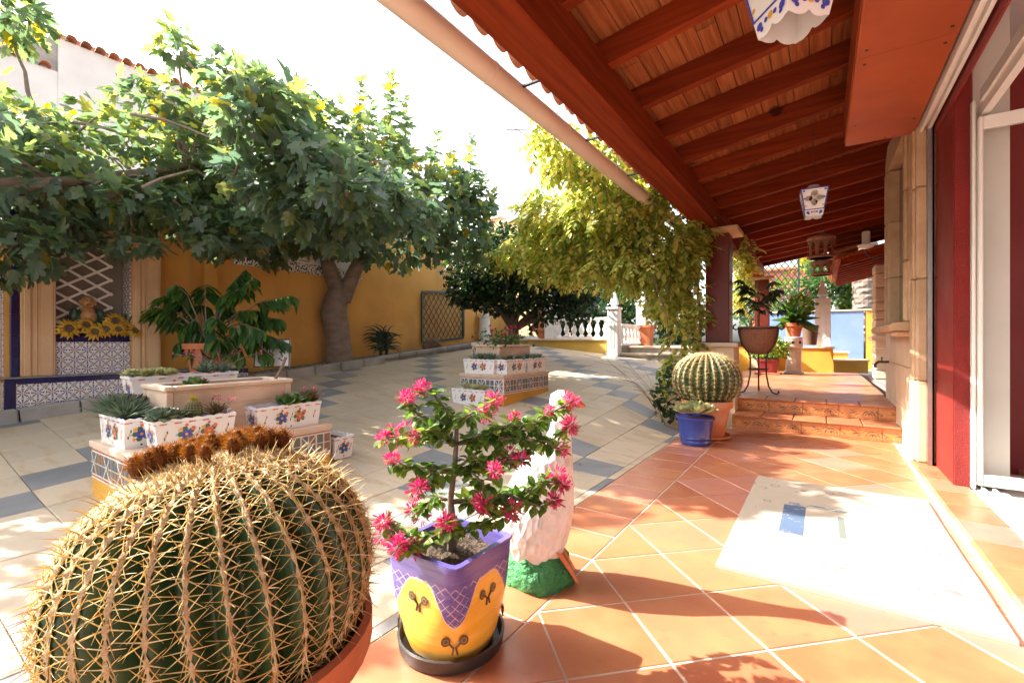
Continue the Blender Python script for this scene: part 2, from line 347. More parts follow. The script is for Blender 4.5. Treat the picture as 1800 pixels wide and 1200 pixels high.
# courtyard
GX, GY = -3.425, 3.517
cy_base = MB(); xs = [-6.35 + .3 * i for i in range(18)] + [-1.24]; ys = [-2.4 + .4 * i for i in range(30)]
cy_base.add([(x, y, zc(x, y) - .022) for y in ys for x in xs], [(j * len(xs) + i, j * len(xs) + i + 1, (j + 1) * len(xs) + i + 1, (j + 1) * len(xs) + i) for j in range(len(ys) - 1) for i in range(len(xs) - 1)])
courtyard = cy_base.build('courtyard_paving', M_['jointdark']); courtyard['kind'] = 'structure'
cells = []
for I in range(-17, 17):
    for J in range(-9, 7):
        x0, y0 = GX + J * CT, GY + I * CT
        if x0 < -6.4 or y0 > 9.1: continue
        x1 = min(x0 + CT - .004, -1.239)
        if x1 - x0 < .05: continue
        cells.append((x0, x1, y0, y0 + CT - .004, (I + J) % 5 == 4))
def visible(c):
    X = CS * c[0] + SN * c[2]; Z = -SN * c[0] + CS * c[2]
    return Z > .6 and X > -1.25 * Z - .4
cells.sort(key=lambda c: (not visible(c), (c[0] ** 2 + c[2] ** 2)))
rest = MB()
for k, (x0, x1, y0, y1, dark) in enumerate(cells):
    poly = [(x0, y0), (x1, y0), (x1, y1), (x0, y1)]
    if k < 300: tile_piece(poly, -.03, 0, courtyard, M_['slate' if dark else 'sand'], 'paving_slab', zc)
    elif visible(cells[k]) or k < 420:
        vs = [(x, y, zc(x, y)) for x, y in poly]; rest.add(vs, [(0, 1, 2, 3)], 1 if dark else 0)
if rest.v: rest.build('far_paving_slabs', [M_['sand'], M_['slate']], courtyard, kind='stuff')
# terrace and steps
terr = MB().box(-2.1, .68, 6.27, 12.4, -.2, TZ - .004).build('terrace_floor', M_['jointdark']); terr['kind'] = 'structure'
x = -.80
def stepper(name, y0, y1, ztop, x0, x1):
    st = MB().box(x0, x1, y0 + .004, y1, ztop - STEP - .02, ztop - .016).build(name, M_['grout']); st['kind'] = 'structure'
    return st
def riser_mat():
    t = NT('hand painted riser tile'); X, Y, Z = t.xyz()[:3]
    u = t.m('SUBTRACT', t.m('FRACT', t.m('DIVIDE', t.m('ADD', X, .80), TS)), .5); v = t.m('SUBTRACT', t.m('FRACT', t.m('DIVIDE', Z, STEP)), .42)
    u2 = t.m('MULTIPLY', u, TS); v2 = t.m('MULTIPLY', v, STEP)
    def ell(cx, cz, a, b, sk=0.):
        du = t.m('SUBTRACT', u2, cx); dv = t.m('SUBTRACT', t.m('SUBTRACT', v2, cz), t.m('MULTIPLY', du, sk)); du = t.m('DIVIDE', du, a); dv = t.m('DIVIDE', dv, b)
        return t.m('SQRT', t.m('ADD', t.m('MULTIPLY', du, du), t.m('MULTIPLY', dv, dv)))
    def arc(cx, cz, r, wd): return t.m('MULTIPLY', t.m('LESS_THAN', t.m('ABSOLUTE', t.m('SUBTRACT', ell(cx, cz, r, r), 1.0)), wd), t.m('GREATER_THAN', v2, cz + .004))
    k = t.m('MAXIMUM', arc(.03, -.03, .052, .11), arc(.03, -.03, .030, .16))
    for e in ((-.10, .0, .038, .0075, .25), (-.115, .018, .022, .006, -.5), (-.075, -.016, .02, .006, .6), (-.045, .012, .016, .005, .9), (.115, .004, .03, .006, -.45), (.10, .022, .015, .005, .7), (.14, -.018, .016, .006, .5), (.03, -.012, .009, .014, 0.)): k = t.m('MAXIMUM', k, t.m('LESS_THAN', ell(*e), 1.0))
    k = t.m('MAXIMUM', k, t.m('MULTIPLY', t.m('LESS_THAN', t.m('ABSOLUTE', t.m('ADD', v2, .045)), .004), t.m('GREATER_THAN', t.m('FRACT', t.m('MULTIPLY', u2, 45.0)), .45)))
    k = t.m('MULTIPLY', k, t.smooth(t.noise(60, 3), .32, .5))
    c = t.mix(t.smooth(t.noise(14, 4), .35, .7), (.50, .20, .07), (.42, .15, .05)); c = t.mix(t.m('MULTIPLY', t.smooth(t.noise(33, 3), .55, .65), .5), c, (.55, .30, .08))
    t.color(t.mix(t.m('MULTIPLY', k, .85), c, (.045, .040, .030))); t.rough(.3); return t.mat
M_['riser'] = riser_mat()
for (nm, y0, y1, zt) in (('lower_step', 5.83, 6.30, STEP), ('upper_step', 6.27, 6.62, TZ)):
    st = stepper(nm, y0, y1, zt, -.86, .66)
    x = -.86
    while x < .655:
        x1 = min(x + TS - .004, .655)
        MB().bbox(x, x1, y0 - .006, y0 + .004, zt - STEP + .002, zt - .022, .003).build('riser_tile', M_['riser'], st); x += TS
    x = -.86
    while x < .655:
        x1 = min(x + .30, .655); MB().bbox(x, x1 - .004, y0 - .028, y1 - .03, zt - .020, zt, .007).build('tread_tile', M_['tile'], st); x += .304
diag_field(-1.7, .655, 6.60, 12.3, -.868, 6.6, terr, TZ)
# wing of the terrace beside the steps, under the column
wing = MB().box(-2.1, -.86, 6.05, 6.62, -.1, TZ - .006).build('terrace_edge', M_['stone_sm']); wing['kind'] = 'structure'
# door threshold
sill = MB().box(.588, 1.6, -1.4, 4.62, -.1, .066).build('door_threshold', M_['white_st']); sill['kind'] = 'structure'
y = -.5
while y < 4.5:
    MB().bbox(.575, .78, y, y + .285, .05, .08, .009).build('threshold_tile', M_['tile'], sill); y += .289
# surrounding ground
tag(MB().box(-400, 400, -400, 600, -1.2, -.45).build('ground', M_['gravelbed']), kind='structure')
# planting bed along the wall, kerb stones
bedm = MB(); ysb = [-2.4 + .5 * i for i in range(26)]
for (xa, xb) in ((-6.8, -6.12),):
    vs = []
    for yy in ysb:
        for k, xx in enumerate((xa, -6.5, xb)): vs.append((xx, yy, zc(-6.12, yy) + (.10, .085, .05)[k]))
    bedm.add(vs, [(j * 3 + i, j * 3 + i + 1, j * 3 + 4 + i, j * 3 + 3 + i) for j in range(len(ysb) - 1) for i in range(2)])
tag(bedm.build('planting_bed', M_['gravelbed']), kind='structure')
gv = MB()
for k in range(5200):
    yy = random.uniform(-.5, 9.8) ; xx = random.uniform(-6.62, -6.14); s = random.uniform(.006, .016); zz = zc(-6.12, yy) + .055 + (.03 if xx < -6.4 else .012)
    c = Vector((xx, yy, zz)); q = [c + Vector((random.uniform(.6, 1) * s * a, random.uniform(.6, 1) * s * b, random.uniform(.6, 1) * s * e)) for a, b, e in ((1, 0, 0), (-1, 0, 0), (0, 1, 0), (0, -1, 0), (0, 0, .8))]
    gv.add(q, [(0, 2, 4), (2, 1, 4), (1, 3, 4), (3, 0, 4)])
tag(gv.build('bed_gravel', M_['gravel']), 'pale gravel strewn over the bed below the ochre wall', 'gravel', kind='stuff')
kerb = thing('garden_kerb', 'grey concrete kerb blocks edging the bed below the ochre wall', 'kerb', (-6.1, 0, 0))
y = -1.6
while y < 9.6:
    L = .42 + random.uniform(-.01, .01); xo = 0 if y < 5.0 else -.12; z = zc(-6.1, y + L / 2); sl = .087
    vs = []
    o = MB().bbox(-.06, .06, 0, L - .01, -.10, .115, .012).build('kerb_stone', M_['kerb'], kerb, loc=(xo, y, zc(-6.1, y)))
    o.rotation_euler = (math.atan2(zc(-6.1, y + L) - zc(-6.1, y), L), 0, random.uniform(-.01, .01)); y += L
# raised garden behind
tag(MB().box(-14, -3.75, 9.2, 40, -.5, .90).box(-3.75, -1.9, 10.9, 40, -.5, .9).build('upper_garden', M_['gravelbed']), kind='structure')
tag(MB().box(-1.9, 9, 12.4, 15.0, -.4, TZ - .03).build('side_yard', M_['white_st']), kind='structure')

# ================================================================== HOUSE on the right
house = thing('house', 'house front with sandstone cladding, red rendered pillar and glazed opening', 'house', (.66, 4.6, 0))
H0 = Vector((-.66, -4.6, 0))
def hp(mb, name, m, smooth=False, parent=None): o = mb.build(name, m, parent or house, smooth=smooth, loc=H0 if parent is None else None); return o
hp(MB().box(.70, 1.4, 4.87, 6.70, -.2, 3.25).box(1.35, 1.6, 6.71, 12.6, -.2, 3.5), 'wall', M_['redsm'])
# stone slabs on the lower wall
for (ya, yb) in ((4.90, 5.62), (5.63, 6.30), (6.31, 6.70)):
    zz = -.1
    for (za, zb) in ((-.1, .36), (.365, .76), (.765, 1.085)):
        hp(MB().bbox(.655, .71, ya, yb - .004, za, zb, .004), 'stone_slab', M_['stone_sm'])
# window sill, moulded
sp = [(.0, 0), (-.17, .0), (-.185, .02), (-.185, .05), (-.16, .07), (0, .075)]
for (ya, yb, zo) in ((4.95, 6.66, 1.09),):
    mb = MB(); vs = [(.66 + a, yy, zo + b) for yy in (ya, yb) for a, b in sp]; n = len(sp)
    mb.add(vs, [tuple(range(n)), tuple(range(n, 2 * n))[::-1]] + [(k, n + k, n + (k + 1) % n, (k + 1) % n) for k in range(n)])
    hp(mb, 'window_sill', M_['stone'])
    hp(MB().bbox(.52, .66, 5.0, 5.35, 1.045, 1.088, .01), 'sill_corbel', M_['stone'])
# window surround: jambs of cut blocks and a chamfered head
for (ya, yb, xo) in ((4.96, 5.26, .60), (6.34, 6.64, .60)):
    z = 1.168
    for h in (.52, .60, .55):
        hp(MB().bbox(xo, .72, ya, yb, z, z + h - .004, .012).bbox(xo - .018, xo + .02, ya + .10, yb - .10, z + .004, z + h - .008, .008), 'jamb_stone', M_['stone']); z += h
hd = MB(); pr = [(4.96, 2.845), (6.64, 2.845), (6.64, 2.98), (6.45, 3.12), (5.15, 3.12), (4.96, 2.98)]
hd.add([(x, a, b) for x in (.60, .72) for a, b in pr], [tuple(range(6)), tuple(range(6, 12))[::-1]] + [(k, 6 + k, 6 + (k + 1) % 6, (k + 1) % 6) for k in range(6)])
hp(hd, 'window_head', M_['stone'])
hp(MB().box(.69, .698, 5.26, 6.34, 1.17, 2.84), 'window_pane', M_['mirror'])
# pilaster by the opening
z = 0.082
for h in (.62, .78, .70, .58):
    hp(MB().bbox(.60, .72, 4.60, 4.87, z, z + h - .004, .012).bbox(.585, .61, 4.66, 4.81, z + .002, z + h - .008, .008), 'pilaster_stone', M_['stone']); z += h
hp(MB().box(.655, .69, 4.535, 4.56, .082, 2.63).box(.655, .69, 4.57, 4.592, .082, 2.63).box(.68, .69, 4.535, 4.592, .082, 2.63), 'guide_channel', M_['steel'])
# red pillar: smooth reveal and rough face
hp(MB().box(.702, .79, 4.02, 4.53, .082, 3.2, 0), 'pillar', M_['redsm'])
hp(MB().box(.706, .776, 4.004, 4.019, .082, 3.2, 0), 'pillar_face', M_['redst'])
# awning box below the rafters, with screws
ab = hp(MB().bbox(.165, .60, -2.2, 4.72, 2.63, 2.655, .002).box(.16, .18, -2.2, 4.722, 2.656, 2.98).box(.181, .60, 4.70, 4.72, 2.656, 3.05), 'awning_box', M_['ply'])
hp(MB().box(.182, .60, -2.2, 3.3, 2.626, 2.629), 'plywood_sheet', M_['ply']); hp(MB().box(.182, .60, 3.304, 4.715, 2.626, 2.629), 'plywood_sheet', M_['ply'])
for (xx, yy) in ((.21, 2.1), (.56, 2.2), (.21, 3.22), (.56, 3.22), (.21, 3.38), (.56, 3.38), (.21, 4.3), (.56, 4.4), (.42, 4.68), (.21, 2.7), (.56, 2.7)):
    hp(MB().lathe([(.009, 0), (.009, .004)], (xx, yy, 2.6225), 8), 'screw', M_['black'])
# curtain track along the opening
hp(MB().box(.612, .632, -2.2, 4.58, 2.58, 2.66).box(.632, .655, -2.2, 4.58, 2.615, 2.64).box(.655, .675, -2.2, 4.58, 2.58, 2.66), 'awning_track', M_['frame'])
hp(MB().box(.69, .702, -2.2, 4.53, 2.52, 3.2), 'header', M_['redsm'])
hp(MB().box(.80, .87, -2.2, 3.90, 2.46, 2.53).box(.815, .855, -2.2, 4.0, 2.40, 2.459), 'door_head_track', M_['frame'])
hp(MB().box(.79, .92, -2.2, 3.9, .082, .094).box(.805, .82, -2.2, 3.9, .095, .112).box(.855, .87, -2.2, 3.9, .095, .112), 'door_floor_track', M_['frame'])
# glazed leaf folded open at right angles to the front
leaf = hp(MB().bbox(.80, .822, 3.925, 3.965, .115, 2.38, .005).bbox(1.75, 1.80, 3.925, 3.965, .115, 2.38, .005), 'door_leaf', M_['frame'])
hp(MB().bbox(.823, 1.749, 3.927, 3.963, .115, .185, .004), 'bottom_rail', M_['frame']); hp(MB().bbox(.823, 1.749, 3.927, 3.963, 2.30, 2.38, .004), 'top_rail', M_['frame'])
hp(MB().box(.824, 1.748, 3.943, 3.948, .186, 2.299), 'door_pane', M_['glass'])
hp(MB().bbox(.778, .796, 3.96, 4.018, .082, 2.5, .004), 'door_jamb', M_['frame'])
# room behind the glass
tag(MB().box(1.2, 6, -2.2, 6.7, -.1, .062).build('room_floor', M_['tile']), kind='structure')
hp(MB().box(.80, .965, 4.06, 4.5, .083, 3.2), 'ivory_pier', M_['ivory'])
hp(MB().box(1.41, 6, 6.5, 6.68, .065, 3.2).box(5.8, 6.0, -2.2, 6.5, .065, 3.2), 'room_wall', mat('bright red room wall', (.45, .02, .015), (.40, .016, .012), 2, .6))
hp(MB().box(.72, 6, -2.4, 6.69, 3.21, 3.3), 'room_ceiling', M_['white_st'])
pict = thing('wall_cabinet', 'grey framed cabinet panel hanging on the red room wall', 'cabinet', (3.1, 6.49, 1.75))
MB().bbox(-.5, .8, -.10, 0, 0, .95, .01).build('case', mat('grey cabinet', (.22, .21, .19), rough=.5), pict); 
MB().box(-.40, .7, -.112, -.101, .10, .13).box(-.40, .7, -.112, -.101, .82, .85).box(-.40, -.37, -.112, -.101, .131, .819).box(.67, .7, -.112, -.101, .131, .819).build('moulding', M_['ivory'], pict)
orn = MB(); 
for k in range(16):
    a = k * .39; orn.lathe([(.001, -.05), (.05, -.02), (.06, .02), (.03, .06), (.001, .08)], (3.05 + .10 * math.cos(a * 2.1), 6.40 + .04 * math.sin(a), 2.80 + .02 * k * .6), 8)
tag(orn.build('gilt_ornament', mat('gilt', (.45, .28, .07), (.3, .18, .04), 30, .35, .3, 60, metal=.7), smooth=True), 'gilded carved ornament on top of the grey cabinet', 'ornament')
tag(MB().bbox(1.25, 2.6, 3.0, 3.9, .066, .09, .01).build('shag_rug', mat('shag', (.70, .62, .48), (.55, .47, .35), 60, .95, 1, 120, bd=.03)), 'cream shaggy rug inside behind the glazed door', 'rug')
# ================================================================== PORCH ROOF
SL = .16
roof = thing('porch_roof', 'red-brown timber porch roof with rafters, boards and clay tiles', 'roof', (0, 6, 0))
R0 = Vector((0, -6, 0))
def zr(x, base=2.80): return base + SL * (x + 1.15)       # underside of the rafters
def rp(mb, name, m, smooth=False, parent=None): return mb.build(name, m, parent or roof, smooth=smooth, loc=R0 if parent is None else None)
rp(MB().bbox(-1.385, -1.145, -2.6, 6.80, 2.53, 2.83, .012), 'beam', M_['beam'])
rp(MB().bbox(-1.385, -1.145, 6.806, 12.6, 2.53, 2.83, .012), 'beam', M_['beam'])
def sloped(x0, x1, ya, yb, lo, hi):
    mb = MB(); vs = [(x, y, zr(x) + o) for o in (lo, hi) for y in (ya, yb) for x in (x0, x1)]
    return mb.add(vs, [(0, 2, 3, 1), (4, 5, 7, 6), (0, 1, 5, 4), (2, 6, 7, 3), (0, 4, 6, 2), (1, 3, 7, 5)])
y = 2.892 - .65 * 7
while y < 12.6:
    yy = y + random.uniform(-.015, .015)
    rp(sloped(-1.50, .71 if yy < 6.8 else 1.4, yy - .035, yy + .035, random.uniform(-.004, .004), .1685), 'rafter', M_['rafter']); y += .642
x = -1.56
while x < .68:
    wd = random.uniform(.115, .135)
    yb = -2.6
    while yb < 12.7:
        L = random.choice((2.568, 1.926, 3.21)); ye = min(yb + L, 12.75)
        rp(sloped(x + .003, min(x + wd, .70) - .003, yb + .002, ye - .002, .171 + random.uniform(0, .003), .193), 'board', M_['board']); yb = ye
    x += wd
rp(sloped(.702, 1.40, 6.8, 12.75, .172, .193), 'decking', M_['board'])
# clay roof tiles: eave row of cover tiles as pieces, corrugated field above
def barrel(r=.085, L=.46, n=8):
    mb = MB(); vs = []
    for e, (yy, k) in enumerate(((0, 1), (L, .82))):
        for rr in (r * k, (r - .012) * k):
            for i in range(n + 1): t = math.pi * i / n; vs.append((yy, rr * math.cos(t), rr * math.sin(t)))
    N = n + 1; fs = []
    for i in range(n):
        fs += [(i, i + 1, 2 * N + i + 1, 2 * N + i), (N + i + 1, N + i, 3 * N + i, 3 * N + i + 1), (i + 1, i, N + i, N + i + 1), (2 * N + i, 2 * N + i + 1, 3 * N + i + 1, 3 * N + i)]
    return mb.add(vs, fs)
bm_ = mesh_of(barrel(), 'roof_tile', M_['rooftile'], True)
tilt = -math.atan(SL); y = -2.5; k = 0
while y < 12.7:
    piece('roof_tile', bm_, roof, R0 + Vector((-1.745 + random.uniform(-.012, .012), y, zr(-1.745) + .215)), (0, tilt, 0))
    o = piece('roof_tile', bm_, roof, R0 + Vector((-1.30, y + .10, zr(-1.30) + .24)), (math.pi, tilt, 0)); o.location.x = -1.74 + random.uniform(-.012, .012); o.location.z = zr(-1.74) + .26
    y += .20
fld = MB(); vs = []; yy = -2.6; n = 0
while yy < 12.8:
    for xx in (-1.42, .75): vs.append((xx, yy, zr(xx) + .25 + .045 * math.sin(yy * 2 * math.pi / .20)))
    yy += .05; n += 1
fld.add(vs, [(2 * i, 2 * i + 1, 2 * i + 3, 2 * i + 2) for i in range(n - 1)])
rp(fld, 'roof_tile_field', M_['rooftile'], True)['kind'] = 'stuff'
gut = MB(); gut.tube([(-1.825, -2.6, 2.79), (-1.825, 12.4, 2.79)], .076, 20)
g = rp(gut, 'gutter', M_['gutter'], True)
y = .3
while y < 12:
    MB().tube([(-1.825, y, 2.79), (-1.825, y + .03, 2.79)], .080, 20).build('gutter_ring', M_['gutter'], g, smooth=True)
    MB().box(-1.80, -1.44, y + .3, y + .325, 2.80, 2.812).build('gutter_bracket', M_['iron'], g); y += 1.05
# columns
def column(x, y, lab, zb=TZ):
    c = thing('porch_column', lab, 'column', (x, y, zb), 0, None)
    ph = .985 - zb
    MB().bbox(-.22, .22, -.22, .22, 0, ph - .06, .008).build('pedestal', M_['stone_sm'], c)
    MB().bbox(-.27, .27, -.27, .27, ph - .06, ph, .01).build('pedestal_cap', M_['peach'], c)
    MB().bbox(-.15, .15, -.15, .15, ph + .001, 2.46 - zb, .01).build('shaft', M_['shaft'], c)
    MB().bbox(-.27, .27, -.27, .27, 2.462 - zb, 2.529 - zb, .01).build('capital', M_['peachwood'], c)
column(-1.17, 6.83, 'dark brown glossy porch column wrapped by yellow wisteria behind the barrel cactus')
column(-1.17, 12.40, 'brown porch column standing beyond the potted palm and the red planter')
# ------------------------------------------------------------------ lanterns
def square_lantern(loc, rz, lab, grp=None, sz=1.):
    L = thing('hanging_lantern', lab, 'lantern', loc, rz, grp); L.scale = (sz, sz, sz)
    rt, rb, h = .13, .085, .27
    for k in range(4):
        M = Rz(k * math.pi / 2); mb = MB(); N = 32
        def at(u, v, o=0): r = rb + (rt - rb) * v; return M @ Vector((u * r, -(r + o), v * h))
        out = []; inn = []
        for i in range(N):
            t = 2 * math.pi * i / N; cx, cz = math.cos(t), math.sin(t); s = 1 / max(abs(cx), abs(cz))
            out.append((cx * s, .58 + .42 * cz * s)); ho = .66 + .20 * math.cos(4 * t); inn.append((cx * ho, .60 + .42 * cz * ho * .9))
        vs = [at(*p) for p in out] + [at(*p) for p in inn] + [at(p[0] * .99, p[1], -.008) for p in inn]
        fs = [(i, (i + 1) % N, N + (i + 1) % N, N + i) for i in range(N)] + [(N + i, N + (i + 1) % N, 2 * N + (i + 1) % N, 2 * N + i) for i in range(N)]
        mb.add(vs, fs)
        # scalloped skirt
        S = 12; sk = [at(-1 + 2 * i / S, .16) for i in range(S + 1)] + [at(-1 + 2 * i / S, -.06 - .07 * abs(math.sin(math.pi * (i / S) * 2)) ** .6 if 0 < i < S else -.10) for i in range(S + 1)]
        mb.add(sk, [(i, i + 1, S + 2 + i, S + 1 + i) for i in range(S)])
        pn = mb.build('side_panel', M_['ceramic'], L)
        d = MB()
        for (u0, v0, u1, v1) in ((-1, .155, 1, .155), (-1, .98, 1, .98), (-.97, .16, -.97, .98), (.97, .16, .97, .98)):
            a, b = at(u0, v0, .002), at(u1, v1, .002); wdt = Vector((0, 0, .005)) if v0 == v1 else (M @ Vector((.005, 0, 0, )) )
            d.add([a - wdt, b - wdt, b + wdt, a + wdt], [(0, 1, 2, 3)])
        U = M @ Vector((1, 0, 0)); V = Vector((0, 0, 1))
        for (u, v, r, mi) in ((-.7, .04, .016, 0), (.7, .04, .016, 0), (-.6, -.02, .009, 0), (.6, -.02, .009, 0), (0, .06, .014, 1), (-.28, .05, .010, 0), (.28, .05, .010, 0), (-.8, .3, .01, 1), (.8, .3, .01, 1), (-.8, .9, .012, 0), (.8, .9, .012, 0), (-.84, .6, .008, 0), (.84, .6, .008, 0)):
            d.disc(at(u, v, .0025), U, V, r, 8, mi)
        d.build('painted_trim', [M_['cobalt2'], M_['pyellow']], pn)
        cr = MB(); c0 = at(0, .60, .001)
        for q in range(4):
            a = q * math.pi / 2 + math.pi / 4; e = U * math.cos(a) + V * math.sin(a); f = U * -math.sin(a) + V * math.cos(a)
            cr.add([c0 - f * .004, c0 + e * .075 - f * .004, c0 + e * .075 + f * .004, c0 + f * .004], [(0, 1, 2, 3)]); cr.disc(c0 + e * .02, U, V, .008, 6)
        cr.build('cross_bars', M_['ceramic'], pn)
    MB().lathe([(.005, .06), (.05, .055), (.075, .02), (.13, .0), (.10, .0)], (0, 0, h), 16, sq=.2, rot=0).build('crown', M_['ceramic'], L, smooth=True)
    top = (zr(loc[0]) - loc[2]) / sz
    MB().tube([(0, 0, h + .06), (0, 0, top)], .004, 6).build('chain', M_['iron'], L)
    MB().lathe([(.012, 0), (.03, .02), (.035, .06), (.012, .10), (.012, .16)], (0, 0, .06), 12).build('bulb_holder', M_['white'], L, smooth=True)
square_lantern((-.09, 2.00, 2.20), .72, 'white ceramic lantern with blue trim hanging above the rug')
square_lantern((-.06, 5.05, 2.17), .1, 'small white ceramic lantern hanging above the terrace steps', sz=.82)
def round_lantern(loc, lab):
    L = thing('hanging_lantern', lab, 'lantern', loc)
    mc = mat('unglazed clay lantern', (.36, .20, .13), (.26, .13, .08), 18, .8, .3, 50)
    for (nm, r, z0, h, n) in (('lower_tier', .135, 0, .22, 8), ('upper_tier', .18, .27, .34, 10)):
        mb = MB(); mb.lathe([(r * 1.08, 0), (r * 1.12, .02), (r, .045), (r * .9, .045), (r * .9, 0)], (0, 0, z0), 24)
        mb.lathe([(r, h - .06), (r * 1.1, h - .03), (r * 1.06, h), (r * .5, h + .03), (r * .4, h - .06)], (0, 0, z0), 24)
        for k in range(n):
            a = 2 * math.pi * k / n; b = a + 2 * math.pi / n
            vs = []
            for t_, zq in ((0, .04), (0, h - .05), (.22, .04), (.22, h * .55), (.35, h * .68), (.5, h * .73), (.65, h * .68), (.78, h * .55), (.78, .04), (1, .04), (1, h - .05), (.5, h - .05)):
                q = a + (b - a) * t_; vs.append((r * math.cos(q), r * math.sin(q), z0 + zq))
            mb.add(vs, [(0, 2, 3, 1), (1, 3, 4, 11), (4, 5, 11), (5, 6, 11), (6, 7, 10, 11), (7, 8, 9, 10)])
        mb.build(nm, mc, L, smooth=True)
    MB().lathe([(.09, .61), (.10, .63), (.06, .66), (.03, .68), (.03, .70)], (0, 0, 0), 20).build('crown', mc, L, smooth=True)
    MB().tube([(0, 0, .69), (0, 0, zr(loc[0]) - loc[2])], .005, 6).build('chain', M_['iron'], L)
round_lantern((.0, 8.75, 2.05), 'brown two-tier clay lantern with arched openings hanging over the terrace')
wl = thing('wall_lamp', 'white candle-shaped wall lamp on an iron scroll arm', 'lamp', (.66, 7.0, 2.0))
MB().tube([(0.05, 0, .12), (-.05, 0, .02), (-.14, 0, .0), (-.21, 0, .06), (-.21, 0, .13)], .008, 8).build('arm', M_['iron'], wl, smooth=True)
MB().lathe([(.01, .12), (.07, .14), (.09, .17), (.085, .172), (.04, .15)], (-.21, 0, 0), 20).build('drip_dish', M_['ceramic'], wl, smooth=True)
MB().lathe([(.042, .15), (.042, .32), (.036, .335), (.01, .34)], (-.21, 0, 0), 16).build('candle', M_['ivory'], wl, smooth=True)

# ================================================================== LEFT GARDEN WALL
def wallz(y): return zc(-6.12, y) + .06
gw = MB(); WX = -6.66
ysw = [-3.0 + .5 * i for i in range(27)]; WT = 2.25
vs = []
for yy in ysw:
    for xx in (WX - .22, WX): vs += [(xx, yy, wallz(yy) - .5), (xx, yy, wallz(yy) + WT)]
n = len(ysw)
gw.add(vs, [(4 * i + 2, 4 * i + 6, 4 * i + 7, 4 * i + 3) for i in range(n - 1)] + [(4 * i + 4, 4 * i, 4 * i + 1, 4 * i + 5) for i in range(n - 1)] + [(4 * i + 1, 4 * i + 3, 4 * i + 7, 4 * i + 5) for i in range(n - 1)] + [(0, 2, 3, 1), (4 * n - 4, 4 * n - 3, 4 * n - 1, 4 * n - 2)])
gwall = thing('garden_wall', 'long ochre rendered garden wall behind the fig tree', 'wall', (WX, 3, 0))
gw.build('render', M_['ochre'], gwall, loc=(-WX, -3, 0))
MB().box(WX, WX + .10, 2.62, 2.78, wallz(2.7) - .1, wallz(2.7) + WT - .02).build('pier', M_['ochre'], gwall, loc=(-WX, -3, 0))
# dark trellis on the wall
def lattice(nm, lab, origin, U, V, Wd, Hg, step, m, fw=.03, sw=.014, cat='trellis', ang=1.0, frame=True, parent=None, part=None):
    root = parent or thing(nm, lab, cat, origin)
    U = Vector(U).normalized(); V = Vector(V).normalized(); Nn = U.cross(V); O = Vector((0, 0, 0)) if parent is None else Vector(origin)
    def bar(a, b, wdt, th, off, name):
        a = Vector((a[0], a[1])); b = Vector((b[0], b[1])); d = (b - a).normalized(); q = Vector((-d.y, d.x)) * wdt / 2
        poly = [a - q, b - q, b + q, a + q]; vs = [O + U * p.x + V * p.y + Nn * (off + e) for e in (0, th) for p in poly]
        return MB().add(vs, [(0, 1, 2, 3), (7, 6, 5, 4), (0, 4, 5, 1), (1, 5, 6, 2), (2, 6, 7, 3), (3, 7, 4, 0)]).build(name, m, root)
    if frame:
        for a, b in (((0, 0), (Wd, 0)), ((0, Hg), (Wd, Hg)), ((0, fw / 2), (0, Hg - fw / 2)), ((Wd, fw / 2), (Wd, Hg - fw / 2))): bar(a, b, fw, .03, .0, 'frame_bar')
    for sgn in (1, -1):
        c = -Hg * ang
        while c < Wd + Hg * ang:
            if sgn > 0: p = [(c, 0), (c + Hg * ang, Hg)]
            else: p = [(c, Hg), (c + Hg * ang, 0)]
            (x0, y0), (x1, y1) = p; ta, tb = 0., 1.
            if x0 < 0: ta = (0 - x0) / (x1 - x0)
            if x1 > Wd: tb = (Wd - x0) / (x1 - x0)
            if tb - ta > .03: bar((x0 + (x1 - x0) * ta, y0 + (y1 - y0) * ta), (x0 + (x1 - x0) * tb, y0 + (y1 - y0) * tb), sw, .008, .002 if sgn > 0 else .0105, part or 'slat')
            c += step
    return root
zt = wallz(6.9) + .12
lattice('wall_trellis', 'dark green diamond trellis panel fixed to the ochre wall', (WX + .012, 6.55, zt), (0, 1, .087), (0, 0, 1), 1.28, 1.02, .145, M_['green_paint'], .045, .016, ang=.75)
# tile mural half hidden by the fig
mu = thing('tile_mural', 'tiled wall picture with black and white patterned border behind the fig', 'mural', (WX + .002, 3.0, wallz(4) + 1.46))
def border_mat():
    t = NT('black and white border tile'); X, Y, Z = t.xyz()[:3]
    v = t.n('ShaderNodeTexVoronoi'); v.inputs['Scale'].default_value = 34; t.t.links.new(t.pos(), v.inputs[0])
    t.color(t.mix(t.m('LESS_THAN', v.outputs['Distance'], .42), (.72, .71, .68), (.05, .05, .06))); t.rough(.25); return t.mat
bmx = border_mat()
for i in range(14):
    for (zz, q) in ((0, 0), (.75, 0)): MB().bbox(0, .02, i * .15, i * .15 + .147, zz, zz + .147, .003).build('border_tile', bmx, mu)
for i in range(4):
    for yy in (0, 1.95): MB().bbox(0, .02, yy, yy + .147, .15 + i * .15, .297 + i * .15, .003).build('border_tile', bmx, mu)
for i in range(12):
    for j in range(4): MB().bbox(0, .016, .15 + i * .15, .297 + i * .15, .15 + j * .15, .297 + j * .15, .003).build('picture_tile', M_['ceramic'], mu)
